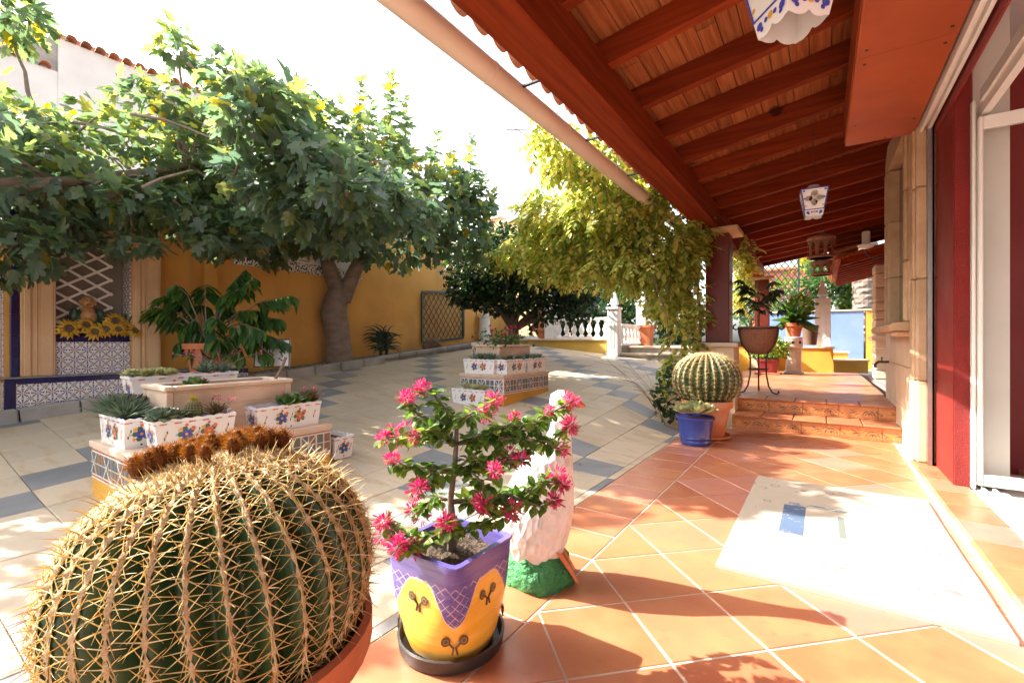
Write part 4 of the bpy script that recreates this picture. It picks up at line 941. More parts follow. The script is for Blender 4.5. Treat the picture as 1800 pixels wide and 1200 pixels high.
# ================================================================== GOLDEN BARREL CACTI
def ribbed(R, Hh, nr, depth, nz=40, per=6, tilt=0.):
    "returns function surf(theta, v) and body mesh; v from 0 (bottom) to 1 (crown)"
    def prof(v):
        a = -1.05 + v * (math.pi / 2 + 1.05); r = math.cos(a) ** .85 * R if v < 1 else 0.; z = math.sin(a) * Hh
        if v > .9: z -= (v - .9) ** 2 * 4 * Hh * .8
        return max(r, .002), z
    def surf(th, v, k):
        r, z = prof(v); dd = depth * min(1, 5 * (1 - v)) ; return Vector((math.cos(th) * (r - dd * R * (1 - k)), math.sin(th) * (r - dd * R * (1 - k)), z))
    mb = MB(); N = nr * per; vs = []
    for i in range(nz + 1):
        for j in range(N):
            fr = (j % per) / per; k = abs(math.cos(math.pi * fr)) ** 1.4; vs.append(surf(2 * math.pi * j / N, i / nz, k))
    mb.add(vs, [(i * N + j, i * N + (j + 1) % N, (i + 1) * N + (j + 1) % N, (i + 1) * N + j) for i in range(nz) for j in range(N)])
    return surf, mb
def spine_tmpl():
    vs = []; nseg = 3
    for i in range(nseg + 1):
        t = i / nseg; r =   .036 * (1 - t) + .004; bend = .16 * t * t
        for k in range(3): a = 2 * math.pi * k / 3; vs.append((r * math.cos(a), t, r * math.sin(a) - bend))
    return vs, [(i * 3 + k, i * 3 + (k + 1) % 3, (i + 1) * 3 + (k + 1) % 3, (i + 1) * 3 + k) for i in range(nseg) for k in range(3)]
SPINE = spine_tmpl()
M_['cactus'] = mat('cactus skin', (.022, .055, .022), (.035, .085, .028), 14, .45, .1, 60)
M_['spine'] = leafmat('golden spine', [(0, (.52, .30, .07)), (.35, (.72, .54, .20)), (1, (.84, .72, .42))], .35, 1.1, .45)
M_['wool'] = mat('felted areole', (.42, .30, .16), (.56, .44, .27), 40, .95, .6, 150)
M_['tuft'] = leafmat('dry orange flower fluff', [(0, (.10, .032, .008)), (.5, (.27, .09, .018)), (1, (.46, .20, .045))], .3, 1.1, .7, .2)
def cactus(loc, R, Hh, nr, na, slen, lab, pot, tufts, per=6, rz=0.):
    t = thing('barrel_cactus', lab, 'cactus', loc, rz)
    surf, body = ribbed(R, Hh, nr, .20, per=per); body.build('body', M_['cactus'], t, smooth='all')
    pos, fw, nr_, s_ = [], [], [], []; wl_ = MB()
    for j in range(nr):
        th = 2 * math.pi * j / nr
        for i in range(na):
            v = .10 + .89 * ((i + random.uniform(.3, .7)) / na) ** .92
            p = surf(th, v, 1); e = .01; n = (surf(th, min(v + e, .999), 1) - surf(th, v - e, 1)); side = Vector((-math.sin(th), math.cos(th), 0)); upv = n.normalized(); out = side.cross(upv).normalized()
            if out.dot(Vector((math.cos(th), math.sin(th), .3))) < 0: out = -out
            wr = R * (.036 + .040 * v ** 3); b0 = len(wl_.v); c = p + out * R * .004
            wl_.add([c + upv * wr * 1.7, c + side * wr * .48, c - upv * wr * 1.7, c - side * wr * .48, c + out * wr * .8], [(0, 1, 4), (1, 2, 4), (2, 3, 4), (3, 0, 4)])
            if v > .955 or (tufts and v > .84 and abs(((th - 2.73 + math.pi) % (2 * math.pi)) - math.pi) < 1.7): continue
            q = 8 if v < .93 else 6
            for k in range(q):
                a = 2 * math.pi * (k + random.uniform(-.25, .25)) / (q - 1)
                if k == q - 1: d = out + upv * random.uniform(-.35, .3) + side * random.uniform(-.2, .2); ln = slen * .95
                else: d = out * random.uniform(.25, .55) + (side * math.cos(a) * 1.05 + upv * math.sin(a) * .85); ln = slen * random.uniform(.75, 1.05)
                if v > .88: d = d + Vector((0, 0, .5)); ln *= .78
                pos.append(p); fw.append(d); nr_.append(out + upv * .3); s_.append(ln)
    v_, f_ = scatter(SPINE, np.array(pos), np.array([tuple(x) for x in fw]), s_, np.array([tuple(x) for x in nr_])); sp_ = MB().add(v_, f_); o = sp_.build('spines', M_['spine'], t, smooth='all'); o['kind'] = 'stuff'
    wl_.build('areoles', M_['wool'], t, smooth='all')['kind'] = 'stuff'
    # woolly crown
    cw = MB(); pos, fw, s_ = [], [], []
    for k in range(2200 if tufts else 250):
        th, v = random.uniform(0, 6.283), random.uniform(.82, .995); p = surf(th, v, .9); pos.append(p); fw.append(tuple(Vector((math.cos(th) * .5, math.sin(th) * .5, 1)) + Vector(unit(1)[0]) * .6)); s_.append(R * random.uniform(.06, .11))
    v_, f_ = scatter(([(-.07, 0, 0), (.07, 0, 0), (0, 1, 0)], [(0, 1, 2)]), pos, fw, s_); cw.add(v_, f_); cw.build('crown_wool', M_['wool'], t)['kind'] = 'stuff'
    fine = ([(-.022, 0, 0), (.022, 0, 0), (.012, .6, .03), (0, 1, .08)], [(0, 1, 2), (0, 2, 3)])
    for (th, v, s) in tufts:
        c = surf(th, v, 1); c2 = c + Vector((math.cos(th) * .006, math.sin(th) * .006, s * .7)); n = 420
        dirs = unit(n); dirs[:, 2] = np.abs(dirs[:, 2]) * .9 - .15
        v_, f_ = scatter(fine, np.array(c2)[None] + dirs * [s * .2, s * .2, s * .42], dirs + .35 * unit(n), s * rng.uniform(.22, .45, n), unit(n))
        mb = MB().add(v_, f_); ellip(mb, c2, (s * .27, s * .27, s * .5), 0, 8, 5); mb.build('dry_flower_tuft', M_['tuft'], t)
    return t
tl = []
for ring_, n, v0 in ((0, 22, .855), (1, 19, .885), (2, 14, .92), (3, 8, .955)):
    for k in range(n):
        if ring_ > 2 or abs(((2 * math.pi * (k + .5 * ring_) / n - 2.73 + math.pi) % (2 * math.pi)) - math.pi) < (1.75 if ring_ < 2 else 2.0): tl.append((2 * math.pi * (k + .5 * ring_ + random.uniform(-.25, .25)) / n, v0 + random.uniform(-.012, .012), random.uniform(.036, .054)))
def pot(loc, prof, m, lab, name='plant_pot', soilz=None, saucer=None, cat='pot', rz=0, sr=None):
    t = thing(name, lab, cat, loc, rz); z0 = 0
    if saucer: MB().lathe([(saucer * .82, 0), (saucer * .98, .012), (saucer, .035), (saucer * .96, .037), (saucer * .90, .014)], (0, 0, 0), 40).build('saucer', M_['pot'] if m != M_['bluepot'] else m, t, smooth=True); z0 = .016
    MB().lathe([(r, z + z0) for r, z in prof], (0, 0, 0), 44).build('body', m, t, smooth=True)
    if soilz: MB().lathe([(sr or prof[-1][0] * 1.0, soilz - .01 + z0), (.001, soilz + z0)], (0, 0, 0), 24).build('soil', M_['soil'], t)
    return t
BC = Vector((-1.03, .455, 0))
pot(BC, [(.17, 0), (.25, .33), (.285, .33), (.29, .345), (.29, .395), (.275, .40), (.262, .38), (.255, .34)], M_['pot'], 'terracotta pot under the huge barrel cactus in the foreground', soilz=.36, sr=.262)
big = cactus(BC + Vector((0, 0, .512)), .282, .240, 32, 21, .047, 'huge golden barrel cactus with ring of dry orange flowers in the foreground', None, tl, per=8)
big.rotation_euler = Matrix.Rotation(-.13, 3, Vector((-SN, CS, 0))).to_euler()
SC = Vector((-1.0, 5.12, 0))
pot(SC, [(.165, 0), (.175, .02), (.225, .30), (.25, .30), (.255, .32), (.252, .37), (.238, .375), (.222, .33)], M_['pot'], 'terracotta pot and saucer holding the smaller barrel cactus by the steps', soilz=.345, saucer=.235, sr=.225)
cactus(SC + Vector((0, 0, .60)), .335, .27, 27, 15, .052, 'round golden barrel cactus standing beside the terrace steps', None, [], per=6)
# blue pot
pot((-1.02, 4.68, 0), [(.128, 0), (.138, .012), (.140, .04), (.136, .05), (.146, .07), (.142, .08), (.165, .245), (.178, .25), (.18, .268), (.172, .275), (.155, .26)], M_['bluepot'], 'small cobalt blue glazed pot on the terracotta paving', soilz=.25, sr=.155)
mb = MB()
for k in range(13):
    a = k * 2.4; r = .035 * math.sqrt(k); rosette(mb, (r * math.cos(a) * 1.15, r * math.sin(a) * 1.15, .085 - r * .3), .115, 18, 0, FATL, 1.25)
plant('succulent', 'cream and green succulent rosettes in the blue pot', 'succulent', (-1.02, 4.68, .26), mb, [M_['varieg']])
mc_ = cactus((-3.155, 1.20, Lz + .20), .05, .065, 18, 9, .016, 'small round cactus with a yellow flower in the white planter', None, [], per=4)
yf = MB(); v, f = scatter(LEAFQ, [(0, 0, .062)] * 12, [tuple(Vector(unit(1)[0]) * .6 + Vector((0, 0, .8))) for _ in range(12)], [.035] * 12); yf.add(v, f); yf.build('yellow_flower', M_['yellowleaf'], mc_)
# ================================================================== BOUGAINVILLEA
BP = Vector((-1.027, 1.15, 0))
bt = thing('painted_pot', 'square-rimmed pot painted purple-blue and yellow on a black saucer', 'pot', BP)
MB().lathe([(.155, 0), (.172, .006), (.178, .045), (.170, .047), (.160, .012)], (0, 0, 0), 44).build('saucer', M_['black'], bt, smooth=True)
def potmat():
    t = NT('hand painted pot glaze'); tc = t.n('ShaderNodeTexCoord').outputs['Object']; X, Y, Z = t.xyz(tc)[:3]
    # drapery edge: purple comes lowest at the corners, highest mid-face
    ax, ay = t.m('ABSOLUTE', X), t.m('ABSOLUTE', Y); mn = t.m('MINIMUM', ax, ay)
    cor = t.smooth(mn, .02, .135); edge = t.m('SUBTRACT', .265, t.m('MULTIPLY', t.m('POWER', cor, 1.3), .125))
    wob = t.m('MULTIPLY_ADD', t.noise(9, 3, tc), .02, -.01); up = t.m('GREATER_THAN', t.m('ADD', Z, wob), edge)
    line = t.m('LESS_THAN', t.m('ABSOLUTE', t.m('SUBTRACT', t.m('ADD', Z, wob), edge)), .0035)
    stx = t.n('ShaderNodeVectorMath', operation='MULTIPLY'); t.put(stx.inputs[0], tc); stx.inputs[1].default_value = (3, 3, 26)
    st = t.noise(2.2, 5, stx.outputs[0])
    pur = t.mix(t.smooth(st, .3, .7), (.075, .060, .26), (.15, .115, .33)); yel = t.mix(t.smooth(st, .3, .7), (.74, .37, .03), (.80, .50, .09))
    h = t.m('SUBTRACT', X, Y); 
    def hatch(s): return t.m('LESS_THAN', t.m('FRACT', t.m('DIVIDE', t.m('ADD', Z, t.m('MULTIPLY', t.m('ADD', X, Y), .75 * s)), .03)), .09)
    ha = t.m('MAXIMUM', hatch(1), hatch(-1)); ha = t.m('MULTIPLY', ha, t.m('LESS_THAN', Z, .272)); ha = t.m('MULTIPLY', ha, t.smooth(t.noise(30, 2, tc), .35, .5))
    pur = t.mix(t.m('MULTIPLY', ha, .85), pur, (.62, .48, .40))
    c = t.mix(up, yel, pur); c = t.mix(line, c, (.62, .45, .30)); t.color(c); t.rough(.28); return t.mat
prof = [(.118, .013), (.135, .02), (.148, .06), (.155, .12), (.152, .17), (.150, .24), (.150, .315), (.154, .33), (.153, .337), (.134, .337), (.130, .31), (.128, .26)]
sqv = [.02, .02, .03, .08, .25, .6, 1.2, 1.4, 1.4, 1.4, 1.2, 1.0]
body = MB().lathe(prof, (0, 0, 0), 72, sq=sqv).build('body', potmat(), bt, smooth=True)
for k in range(4):
    for off, zz in ((0, .128), (.5, .205)):
        a = -math.pi / 4 + k * math.pi / 2 + off * math.pi / 2; e = Vector((math.cos(a), math.sin(a), 0)); rr = .170 if off == 0 else .1535; s = Vector((-e.y, e.x, 0)); c = e * rr + Vector((0, 0, zz)); V = Vector((0, 0, 1))
        if off == 0: c = e * .1735 + Vector((0, 0, .10))
        d = MB()
        for sg in (-1, 1):
            q = c + s * sg * .027 + V * .006; pass
            d.disc(q + e * (-.0015 if off == 0 else .0006), s, V, .0145, 14); d.tube([c - V * .034 + s * sg * .008, c - V * .014 + s * sg * .004 - e * .001, c + V * .0 + s * sg * .018 - e * (.002 if off == 0 else 0)], .0034, 5); d.disc(q + e * (-.0008 if off == 0 else .0012), s, V, .0095, 12, 1); d.disc(q + e * (-.0002 if off == 0 else .0018), s, V, .0055, 10, 0)
        d.build('scroll_ornament', [M_['brown'], mat('olive glaze', (.22, .14, .06), rough=.3)], body)
pass
sm = MB(); nn = 12; vs = [(-.127 + .254 * i / nn, -.127 + .254 * j / nn, .296 + random.uniform(-.008, .008)) for j in range(nn + 1) for i in range(nn + 1)]
sm.add(vs, [(j * (nn + 1) + i, j * (nn + 1) + i + 1, (j + 1) * (nn + 1) + i + 1, (j + 1) * (nn + 1) + i) for j in range(nn) for i in range(nn)]); sm.build('soil', M_['soil'], bt)
bv = thing('bougainvillea', 'bougainvillea shrub with bright pink blooms in the painted pot', 'shrub', BP + Vector((0, 0, .29))); BO = BP + Vector((0, 0, .29))
def q_(px, py, dz=0): return P(px, py, 1.50 + dz) - BO
trunk = [Vector((0, 0, 0)), q_(797, 930), q_(792, 880), q_(798, 830), q_(802, 780), q_(803, 745)]
wd = MB(); wd.tube(trunk, [.018, .013, .010, .009, .008, .006], 8)
br = [  # (start trunk index, pixel way-points, depth offset)
    (5, [(780, 715), (760, 690), (742, 682)], .05), (5, [(770, 742), (735, 730), (715, 700)], .02), (5, [(825, 728), (868, 705)], -.03), (4, [(770, 765), (720, 768), (675, 768)], -.05),
    (4, [(775, 760), (745, 755), (728, 770)], -.10), (4, [(840, 768), (890, 765), (905, 735)], .05), (4, [(850, 768), (930, 755), (960, 730), (1005, 706)], .02), (3, [(840, 815), (880, 810), (915, 808)], -.05),
    (3, [(860, 815), (930, 790), (975, 770), (1003, 748)], .03), (3, [(760, 822), (715, 820), (690, 806)], -.02), (3, [(760, 830), (740, 850), (738, 858)], -.12), (3, [(830, 830), (850, 850), (848, 884)], -.1),
    (2, [(850, 890), (920, 875), (960, 845), (990, 850)], .02), (2, [(850, 880), (880, 860), (915, 865), (965, 838)], .12), (1, [(840, 925), (880, 905), (900, 905)], -.1), (1, [(795, 925), (785, 918)], -.16),
    (1, [(740, 945), (705, 940), (675, 915)], -.08), (1, [(735, 955), (700, 960)], -.14), (3, [(830, 800), (862, 832), (870, 828)], -.12), (4, [(900, 770), (960, 775), (990, 792)], -.06), (5, [(790, 735), (745, 768), (700, 770)], .06), (2, [(900, 870), (950, 890), (975, 880)], -.04), (4, [(880, 750), (940, 745), (965, 722)], -.04), (2, [(765, 870), (735, 900), (725, 895)], .1)]
lp, lf, ls, bpz, bf, bs = [], [], [], [], [], []
for (si, pts, dz) in br:
    way = [trunk[si]] + [q_(x, y, dz * (i + 1) / len(pts)) for i, (x, y) in enumerate(pts)]
    wd.tube(way, [.0058 - .0035 * i / (len(way) - 1) for i in range(len(way))], 5)
    for i in range(len(way) - 1):
        a, b = way[i], way[i + 1]; n = max(2, int((b - a).length / .0029))
        for k in range(n):
            if i == 0 and k < n * .35: continue
            p = a.lerp(b, k / n); ddd = Vector(unit(1)[0]); ddd.z = ddd.z * .6 - .12; lp.append(tuple(p + ddd * .012)); lf.append(tuple(ddd + Vector((0, 0, random.uniform(-.5, .35))))); ls.append(random.uniform(.022, .046))
    tip = way[-1]; nb = random.choice((90, 110, 130)); R = random.uniform(.017, .033)
    for k in range(nb): dd = unit(1)[0]; dd[2] += .15; bpz.append(np.array(tip) + dd * R * random.uniform(.1, .65)); bf.append(dd + .3 * unit(1)[0]); bs.append(R * random.uniform(.55, .85))
    if random.random() < .6:
        t2 = way[-1].lerp(way[-2], .35) + Vector(unit(1)[0]) * .03
        for k in range(34): dd = unit(1)[0]; bpz.append(np.array(t2) + dd * .016); bf.append(dd); bs.append(.023)
wd.build('stems', M_['twig'], bv, smooth='all')
OVAL = ([(0, 0, 0), (.30, .28, .07), (.36, .5, .09), (.2, .8, .05), (0, 1.02, -.05), (-.2, .8, .05), (-.36, .5, .09), (-.30, .28, .07), (0, .5, -.01)], [(0, 1, 8), (1, 2, 8), (2, 3, 8), (3, 4, 8), (4, 5, 8), (5, 6, 8), (6, 7, 8), (7, 0, 8)])
v, f = scatter(OVAL, lp, lf, ls); MB().add(v, f).build('leaves', M_['bouleaf'], bv)['kind'] = 'stuff'
BR = ([(0, 0, 0), (.13, .5, .08), (.09, .85, .02), (0, 1, -.06), (-.09, .85, .02), (-.13, .5, .08), (0, .5, .0)], [(0, 1, 6), (1, 2, 6), (2, 3, 6), (3, 4, 6), (4, 5, 6), (5, 0, 6)])
v, f = scatter(BR, bpz, bf, bs, unit(len(bpz))); MB().add(v, f).build('pink_bracts', M_['bract'], bv)['kind'] = 'stuff'
# ================================================================== GOOSE
G0 = Vector((-.99, 1.66, 0)); Gd = Vector((CS, SN, 0))      # faces to the right of the photograph
goose = thing('goose_statue', 'white plaster goose on a green base with orange feet behind the bougainvillea', 'statue', G0)
gm = NT('white plaster'); gm.color(gm.mix(gm.m('MULTIPLY', gm.smooth(gm.noise(18, 5), .5, .75), .6), (.76, .72, .68), (.56, .46, .40))); gm.rough(.8)
vo = gm.n('ShaderNodeTexVoronoi'); vo.inputs['Scale'].default_value = 34; gm.t.links.new(gm.stretch(1, 1, .6), vo.inputs[0]); gm.bump(vo.outputs['Distance'], .9, .02)
def skin(path, rads, flat, n=20):
    mb = MB(); vs = []
    for i, (p, r) in enumerate(zip(path, rads)):
        d = (path[min(i + 1, len(path) - 1)] - path[max(i - 1, 0)]).normalized(); side = Vector((-Gd.y, Gd.x, 0)); u = d.cross(side).normalized()
        for k in range(n): a = 2 * math.pi * k / n; vs.append(p + u * math.cos(a) * r + side * math.sin(a) * r * flat[i])
    mb.add(vs, [(i * n + k, i * n + (k + 1) % n, (i + 1) * n + (k + 1) % n, (i + 1) * n + k) for i in range(len(path) - 1) for k in range(n)] + [tuple(range(n))[::-1], tuple((len(path) - 1) * n + k for k in range(n))]); return mb
def gp(a, z): return Gd * a + Vector((0, 0, z))
path = [gp(x_, z_) for x_, z_ in ((-.01, .06), (-.012, .10), (-.012, .17), (-.005, .26), (.003, .34), (.03, .43), (.06, .50), (.078, .56), (.09, .62), (.096, .68), (.095, .715), (.095, .745), (.097, .772), (.10, .792))]
rads = [.06, .105, .132, .148, .148, .126, .09, .063, .046, .038, .042, .051, .046, .018]
skin(path, rads, [1, .95, .92, .9, .9, .9, .92, .95, 1, 1, 1, .92, .9, .9]).build('body', gm.mat, goose, smooth='all')
wg = MB()
for sg in (-1, 1):
    side = Vector((-Gd.y, Gd.x, 0)) * sg; pts = [(-.125, .11), (-.115, .20), (-.09, .30), (-.035, .40), (.015, .42), (.035, .36), (.01, .27), (-.04, .18)]
    c = sum((gp(a, z) for a, z in pts), Vector()) / 8; vs = [gp(a + .035, z) + side * .10 for a, z in pts] + [c + gp(.035, 0) + side * .146]; wg.add(vs, [(k, (k + 1) % 8, 8) for k in range(8)])
wg.build('wings', gm.mat, goose, smooth='all')
bk = MB(); bk.tube([gp(.13, .752), gp(.165, .738), gp(.195, .725)], [.026, .018, .006], 10); bk.build('beak', mat('orange paint', (.60, .13, .03), (.52, .10, .03), 20, .5), goose, smooth='all')
ey = MB(); 
for sg in (-1, 1): ellip(ey, gp(.122, .765) + Vector((-Gd.y, Gd.x, 0)) * sg * .036, (.007, .007, .008))
ey.build('eyes', M_['black'], goose, smooth='all')
gb = MB(); N = 30; rr = [.138, .145, .138, .118, .09, .05]; zz = [0, .03, .065, .10, .128, .14]; vs = []
for i in range(6):
    for k in range(N): a = 2 * math.pi * k / N; q = rr[i] * (1 + .07 * math.sin(5 * a + i) + .05 * math.sin(11 * a - i * 2)); vs.append((q * math.cos(a) * 1.0, q * math.sin(a), zz[i] + (.012 * math.sin(7 * a) if i > 1 else 0)))
gb.add(vs, [(i * N + k, i * N + (k + 1) % N, (i + 1) * N + (k + 1) % N, (i + 1) * N + k) for i in range(5) for k in range(N)] + [tuple(5 * N + k for k in range(N))]); gb.build('base', mat('green paint', (.015, .16, .045), (.03, .22, .06), 22, .45, 1.0, 28, bd=.03), goose, smooth='all')
ft = MB()
for sg in (-1, 1):
    s = Vector((-Gd.y, Gd.x, 0)) * sg * .055 - Vector((-Gd.y, Gd.x, 0)) * .045
    ft.add([gp(.06, .155) + s, gp(.145, .045) + s + Vector((-Gd.y, Gd.x, 0)) * .04, gp(.155, .035) + s, gp(.145, .045) + s - Vector((-Gd.y, Gd.x, 0)) * .04, gp(.09, .145) + s], [(0, 1, 4), (1, 2, 4), (2, 3, 4), (3, 0, 4), (0, 3, 2, 1)])
ft.build('feet', mat('orange foot paint', (.62, .14, .03), (.52, .10, .02), 20, .5), goose)
# ================================================================== RUG
def rugmat():
    t = NT('woven cream rug'); tc = t.n('ShaderNodeTexCoord').outputs['Object']; X, Y, Z = t.xyz(tc)[:3]
    c = t.mix(t.noise(8, 4), (.47, .40, .32), (.40, .34, .27)); ax, ay = t.m('ABSOLUTE', X), t.m('ABSOLUTE', Y)
    def band(a, lo, hi): return t.m('MULTIPLY', t.m('GREATER_THAN', a, lo), t.m('LESS_THAN', a, hi))
    inn = t.m('MULTIPLY', t.m('LESS_THAN', ax, .26), t.m('LESS_THAN', ay, .42))
    bl = t.m('MULTIPLY', t.m('MULTIPLY', band(t.m('MULTIPLY', X, -1.0), .15, .26), t.m('LESS_THAN', ay, .24)), t.smooth(t.noise(26, 4), .3, .45))  # blue on one side only: washing-out by sun glare put into the pattern
    g1 = t.m('MULTIPLY', t.m('MULTIPLY', band(ay, .24, .30), t.m('LESS_THAN', ax, .24)), t.smooth(t.noise(30, 4), .42, .6)); g2 = t.m('MULTIPLY', t.m('MULTIPLY', band(X, .0, .03), t.m('LESS_THAN', ay, .16)), .8)
    v = t.n('ShaderNodeTexVoronoi'); v.inputs['Scale'].default_value = 9; t.t.links.new(tc, v.inputs[0]); fl = t.m('MULTIPLY', t.m('LESS_THAN', t.m('ABSOLUTE', t.m('SUBTRACT', v.outputs['Distance'], .22)), .035), t.m('MAXIMUM', band(ax, .33, .40), band(ay, .52, .62)))
    c = t.mix(t.m('MULTIPLY', fl, .8), c, (.12, .12, .13)); c = t.mix(t.m('MULTIPLY', g1, .85), c, (.10, .16, .22)); c = t.mix(t.m('MULTIPLY', bl, .9), c, (.03, .085, .19)); c = t.mix(g2, c, (.06, .10, .10))
    t.color(c); t.rough(.95); t.bump(t.noise(230, 3, tc), .6, .004); return t.mat
rg = MB(); nn = (16, 26); vs = []
for j in range(nn[1] + 1):
    for i in range(nn[0] + 1):
        x, y = -.462 + .924 * i / nn[0], -.805 + 1.61 * j / nn[1]; vs.append((x, y, .017 + .002 * math.sin(x * 9 + y * 5) + .0015 * math.sin(y * 13)))
W_ = nn[0] + 1; rg.add(vs, [(j * W_ + i, j * W_ + i + 1, (j + 1) * W_ + i + 1, (j + 1) * W_ + i) for j in range(nn[1]) for i in range(nn[0])])
edge = [i for i in range(W_)] + [j * W_ + nn[0] for j in range(1, nn[1] + 1)] + [nn[1] * W_ + i for i in range(nn[0] - 1, -1, -1)] + [j * W_ for j in range(nn[1] - 1, 0, -1)]
b0 = len(rg.v); rg.add([(rg.v[i][0], rg.v[i][1], .001) for i in edge], []); E_ = len(edge)
rg.f += [(edge[k], b0 + k, b0 + (k + 1) % E_, edge[(k + 1) % E_]) for k in range(E_)]; rg.m += [0] * E_
ro = rg.build('area_rug', rugmat(), loc=(.075, 2.975, 0)); tag(ro, 'cream woven rug with faint blue motif on the terracotta floor', 'rug')
# ================================================================== TERRACE FURNITURE
S0 = Vector((-.70, 6.92, TZ))
st = thing('iron_plant_stand', 'black wrought iron stand with scrolled feet holding a clay bowl', 'stand', S0)
MB().tube([(.255 * math.cos(a * math.pi / 16), .255 * math.sin(a * math.pi / 16), .86) for a in range(33)], .009, 6).tube([(.12 * math.cos(a * math.pi / 10), .12 * math.sin(a * math.pi / 10), .32) for a in range(21)], .008, 6).build('ring', M_['iron'], st, smooth='all')
for k in range(3):
    a = -.45 + k * 2 * math.pi / 3; e = Vector((math.cos(a), math.sin(a), 0)); pts = [(.30, .92), (.335, .90), (.335, .865), (.30, .845), (.27, .87), (.262, .80), (.23, .68), (.16, .58), (.11, .50), (.105, .40), (.11, .25), (.14, .10), (.19, .02), (.25, .008), (.275, .03), (.262, .05)]
    MB().tube([e * r + Vector((0, 0, z)) for r, z in pts], .0105, 6).build('leg', M_['iron'], st, smooth='all')
pot(S0 + Vector((0, 0, .50)), [(.06, .02), (.14, .05), (.205, .14), (.235, .26), (.245, .36), (.25, .39), (.236, .39), (.222, .34)], mat('coarse clay bowl', (.30, .13, .07), (.22, .09, .05), 40, .85, .6, 70), 'coarse brown clay bowl resting in the iron stand', soilz=.36, sr=.225)
pa = MB(); fr = []
pa.tube([(0, 0, .86), (.01, .01, 1.15), (-.01, 0, 1.5)], [.016, .013, .009], 6, 1)
pos, fw, s_ = [], [], []
for k in range(22):
    a = random.uniform(0, 6.28); z0 = random.uniform(1.12, 1.50); ln = random.uniform(.16, .30); el = random.uniform(.1, .8); p = Vector((0, 0, z0)); e = Vector((math.cos(a), math.sin(a), 0)); pts = [p]
    for q in range(5): p = p + (e * math.cos(el - q * .25) + Vector((0, 0, math.sin(el - q * .25)))) * ln / 5; pts.append(p.copy())
    pa.tube(pts, .003, 4, 1); tip = pts[-1]
    for q in range(9): aa = a + (q - 4) * .42; pos.append(tuple(tip)); fw.append((math.cos(aa), math.sin(aa), -.35 - .1 * abs(q - 4))); s_.append(random.uniform(.13, .19))
v, f = scatter(([(0, 0, 0), (.13, .45, .03), (0, 1, -.1), (-.13, .45, .03)], [(0, 1, 2, 3)]), pos, fw, s_); pa.add(v, f, 0)
plant('umbrella_plant', 'dark fingered umbrella plant growing from the clay bowl', 'plant', S0, pa, [M_['citrus'], M_['twig']])
# red trough with shrub
RP = P(1350, 655, 9.7); RP.z = TZ
rt = thing('red_planter', 'dark red square planter on a clay saucer on the terrace', 'planter', RP)
MB().lathe([(.23, 0), (.26, .02), (.25, .03)], (0, 0, 0), 24, sq=.5).build('saucer', M_['pot'], rt); MB().lathe([(.16, .03), (.20, .27), (.21, .27), (.21, .32), (.19, .32), (.18, .28)], (0, 0, 0), 32, sq=.6).build('body', mat('dark red glaze', (.26, .03, .03), (.2, .02, .02), 10, .35), rt, smooth=True)
def bush(n, ext, size, m, tmpl=LEAFQ, c0=(0, 0, 0), shell=.45):
    u = unit(n); r = rng.uniform(shell, 1, n) ** .6; lump = 1 + .25 * np.sin(u[:, 0] * 7 + c0[0]) * np.sin(u[:, 1] * 6 + 1) + .2 * np.sin(u[:, 2] * 9)
    pos = np.array(c0) + u * r[:, None] * lump[:, None] * np.array(ext); d = u + .8 * unit(n); return scatter(tmpl, pos, d, rng.uniform(.7, 1.2, n) * size, unit(n))
def bushplant(name, lab, cat, loc, parts, part='leaves', mats=None):
    mb = MB(); ms = []
    for (n, ext, size, m, c0) in parts:
        if m not in ms: ms.append(m)
        v, f = bush(n, ext, size, m, c0=c0); mb.add(v, f, ms.index(m))
    return plant(name, lab, cat, loc, mb, [M_[k] for k in ms], part)
bushplant('leafy_shrub', 'light green leafy shrub growing in the dark red planter', 'shrub', RP + Vector((0, 0, .45)), [(700, (.30, .30, .24), .07, 'lime', (.05, 0, .1)), (200, (.2, .2, .15), .06, 'shrub', (-.2, .05, .0))])
CP = P(1395, 656, 9.7); CP.z = TZ
cp = thing('ceramic_pedestal', 'white glazed pedestal column with pierced collar on the terrace', 'pedestal', CP)
MB().lathe([(.19, 0), (.19, .03), (.15, .08), (.14, .12), (.145, .5), (.13, .55), (.165, .56), (.17, .60), (.165, .74), (.175, .76), (.17, .78), (.02, .78)], (0, 0, 0), 28).build('body', mat('stained white ceramic', (.62, .54, .46), (.52, .43, .35), 6, .4, .1, 30), cp, smooth=True)
for k in range(8): a = k * math.pi / 4; e = Vector((math.cos(a), math.sin(a), 0)); MB().disc(e * .1715 + Vector((0, 0, .67)), Vector((-e.y, e.x, 0)), Vector((0, 0, 1)), .03, 8).build('dark_medallion', M_['cobalt'], cp)
pot(CP + Vector((0, 0, .782)), [(.12, .01), (.16, .22), (.19, .23), (.195, .30), (.18, .30)], M_['pot'], 'terracotta pot with orchids standing on the white pedestal', soilz=.28, sr=.18)
orc = MB(); pos, fw, s_ = [], [], []
for k in range(60): a = random.uniform(0, 6.28); el = random.uniform(-.3, 1.2); pos.append((0, 0, .02)); fw.append((math.cos(a) * math.cos(el), math.sin(a) * math.cos(el), math.sin(el))); s_.append(random.uniform(.3, .55))
v, f = scatter(([(-.03, 0, 0), (.03, 0, 0), (.07, .5, .1), (0, 1, -.22), (-.07, .5, .1)], [(0, 1, 2, 3, 4)]), pos, fw, s_); orc.add(v, f, 0)
for k in range(6):
    a = random.uniform(0, 6.28); tip = Vector((math.cos(a) * .25, math.sin(a) * .25, random.uniform(.55, .75))); orc.tube([(0, 0, 0), tip * .6 + Vector((0, 0, .1)), tip], .005, 4, 0); v, f = scatter(LEAFQ, [tuple(tip + Vector(unit(1)[0]) * .05) for _ in range(14)], unit(14), [.07] * 14); orc.add(v, f, 1)
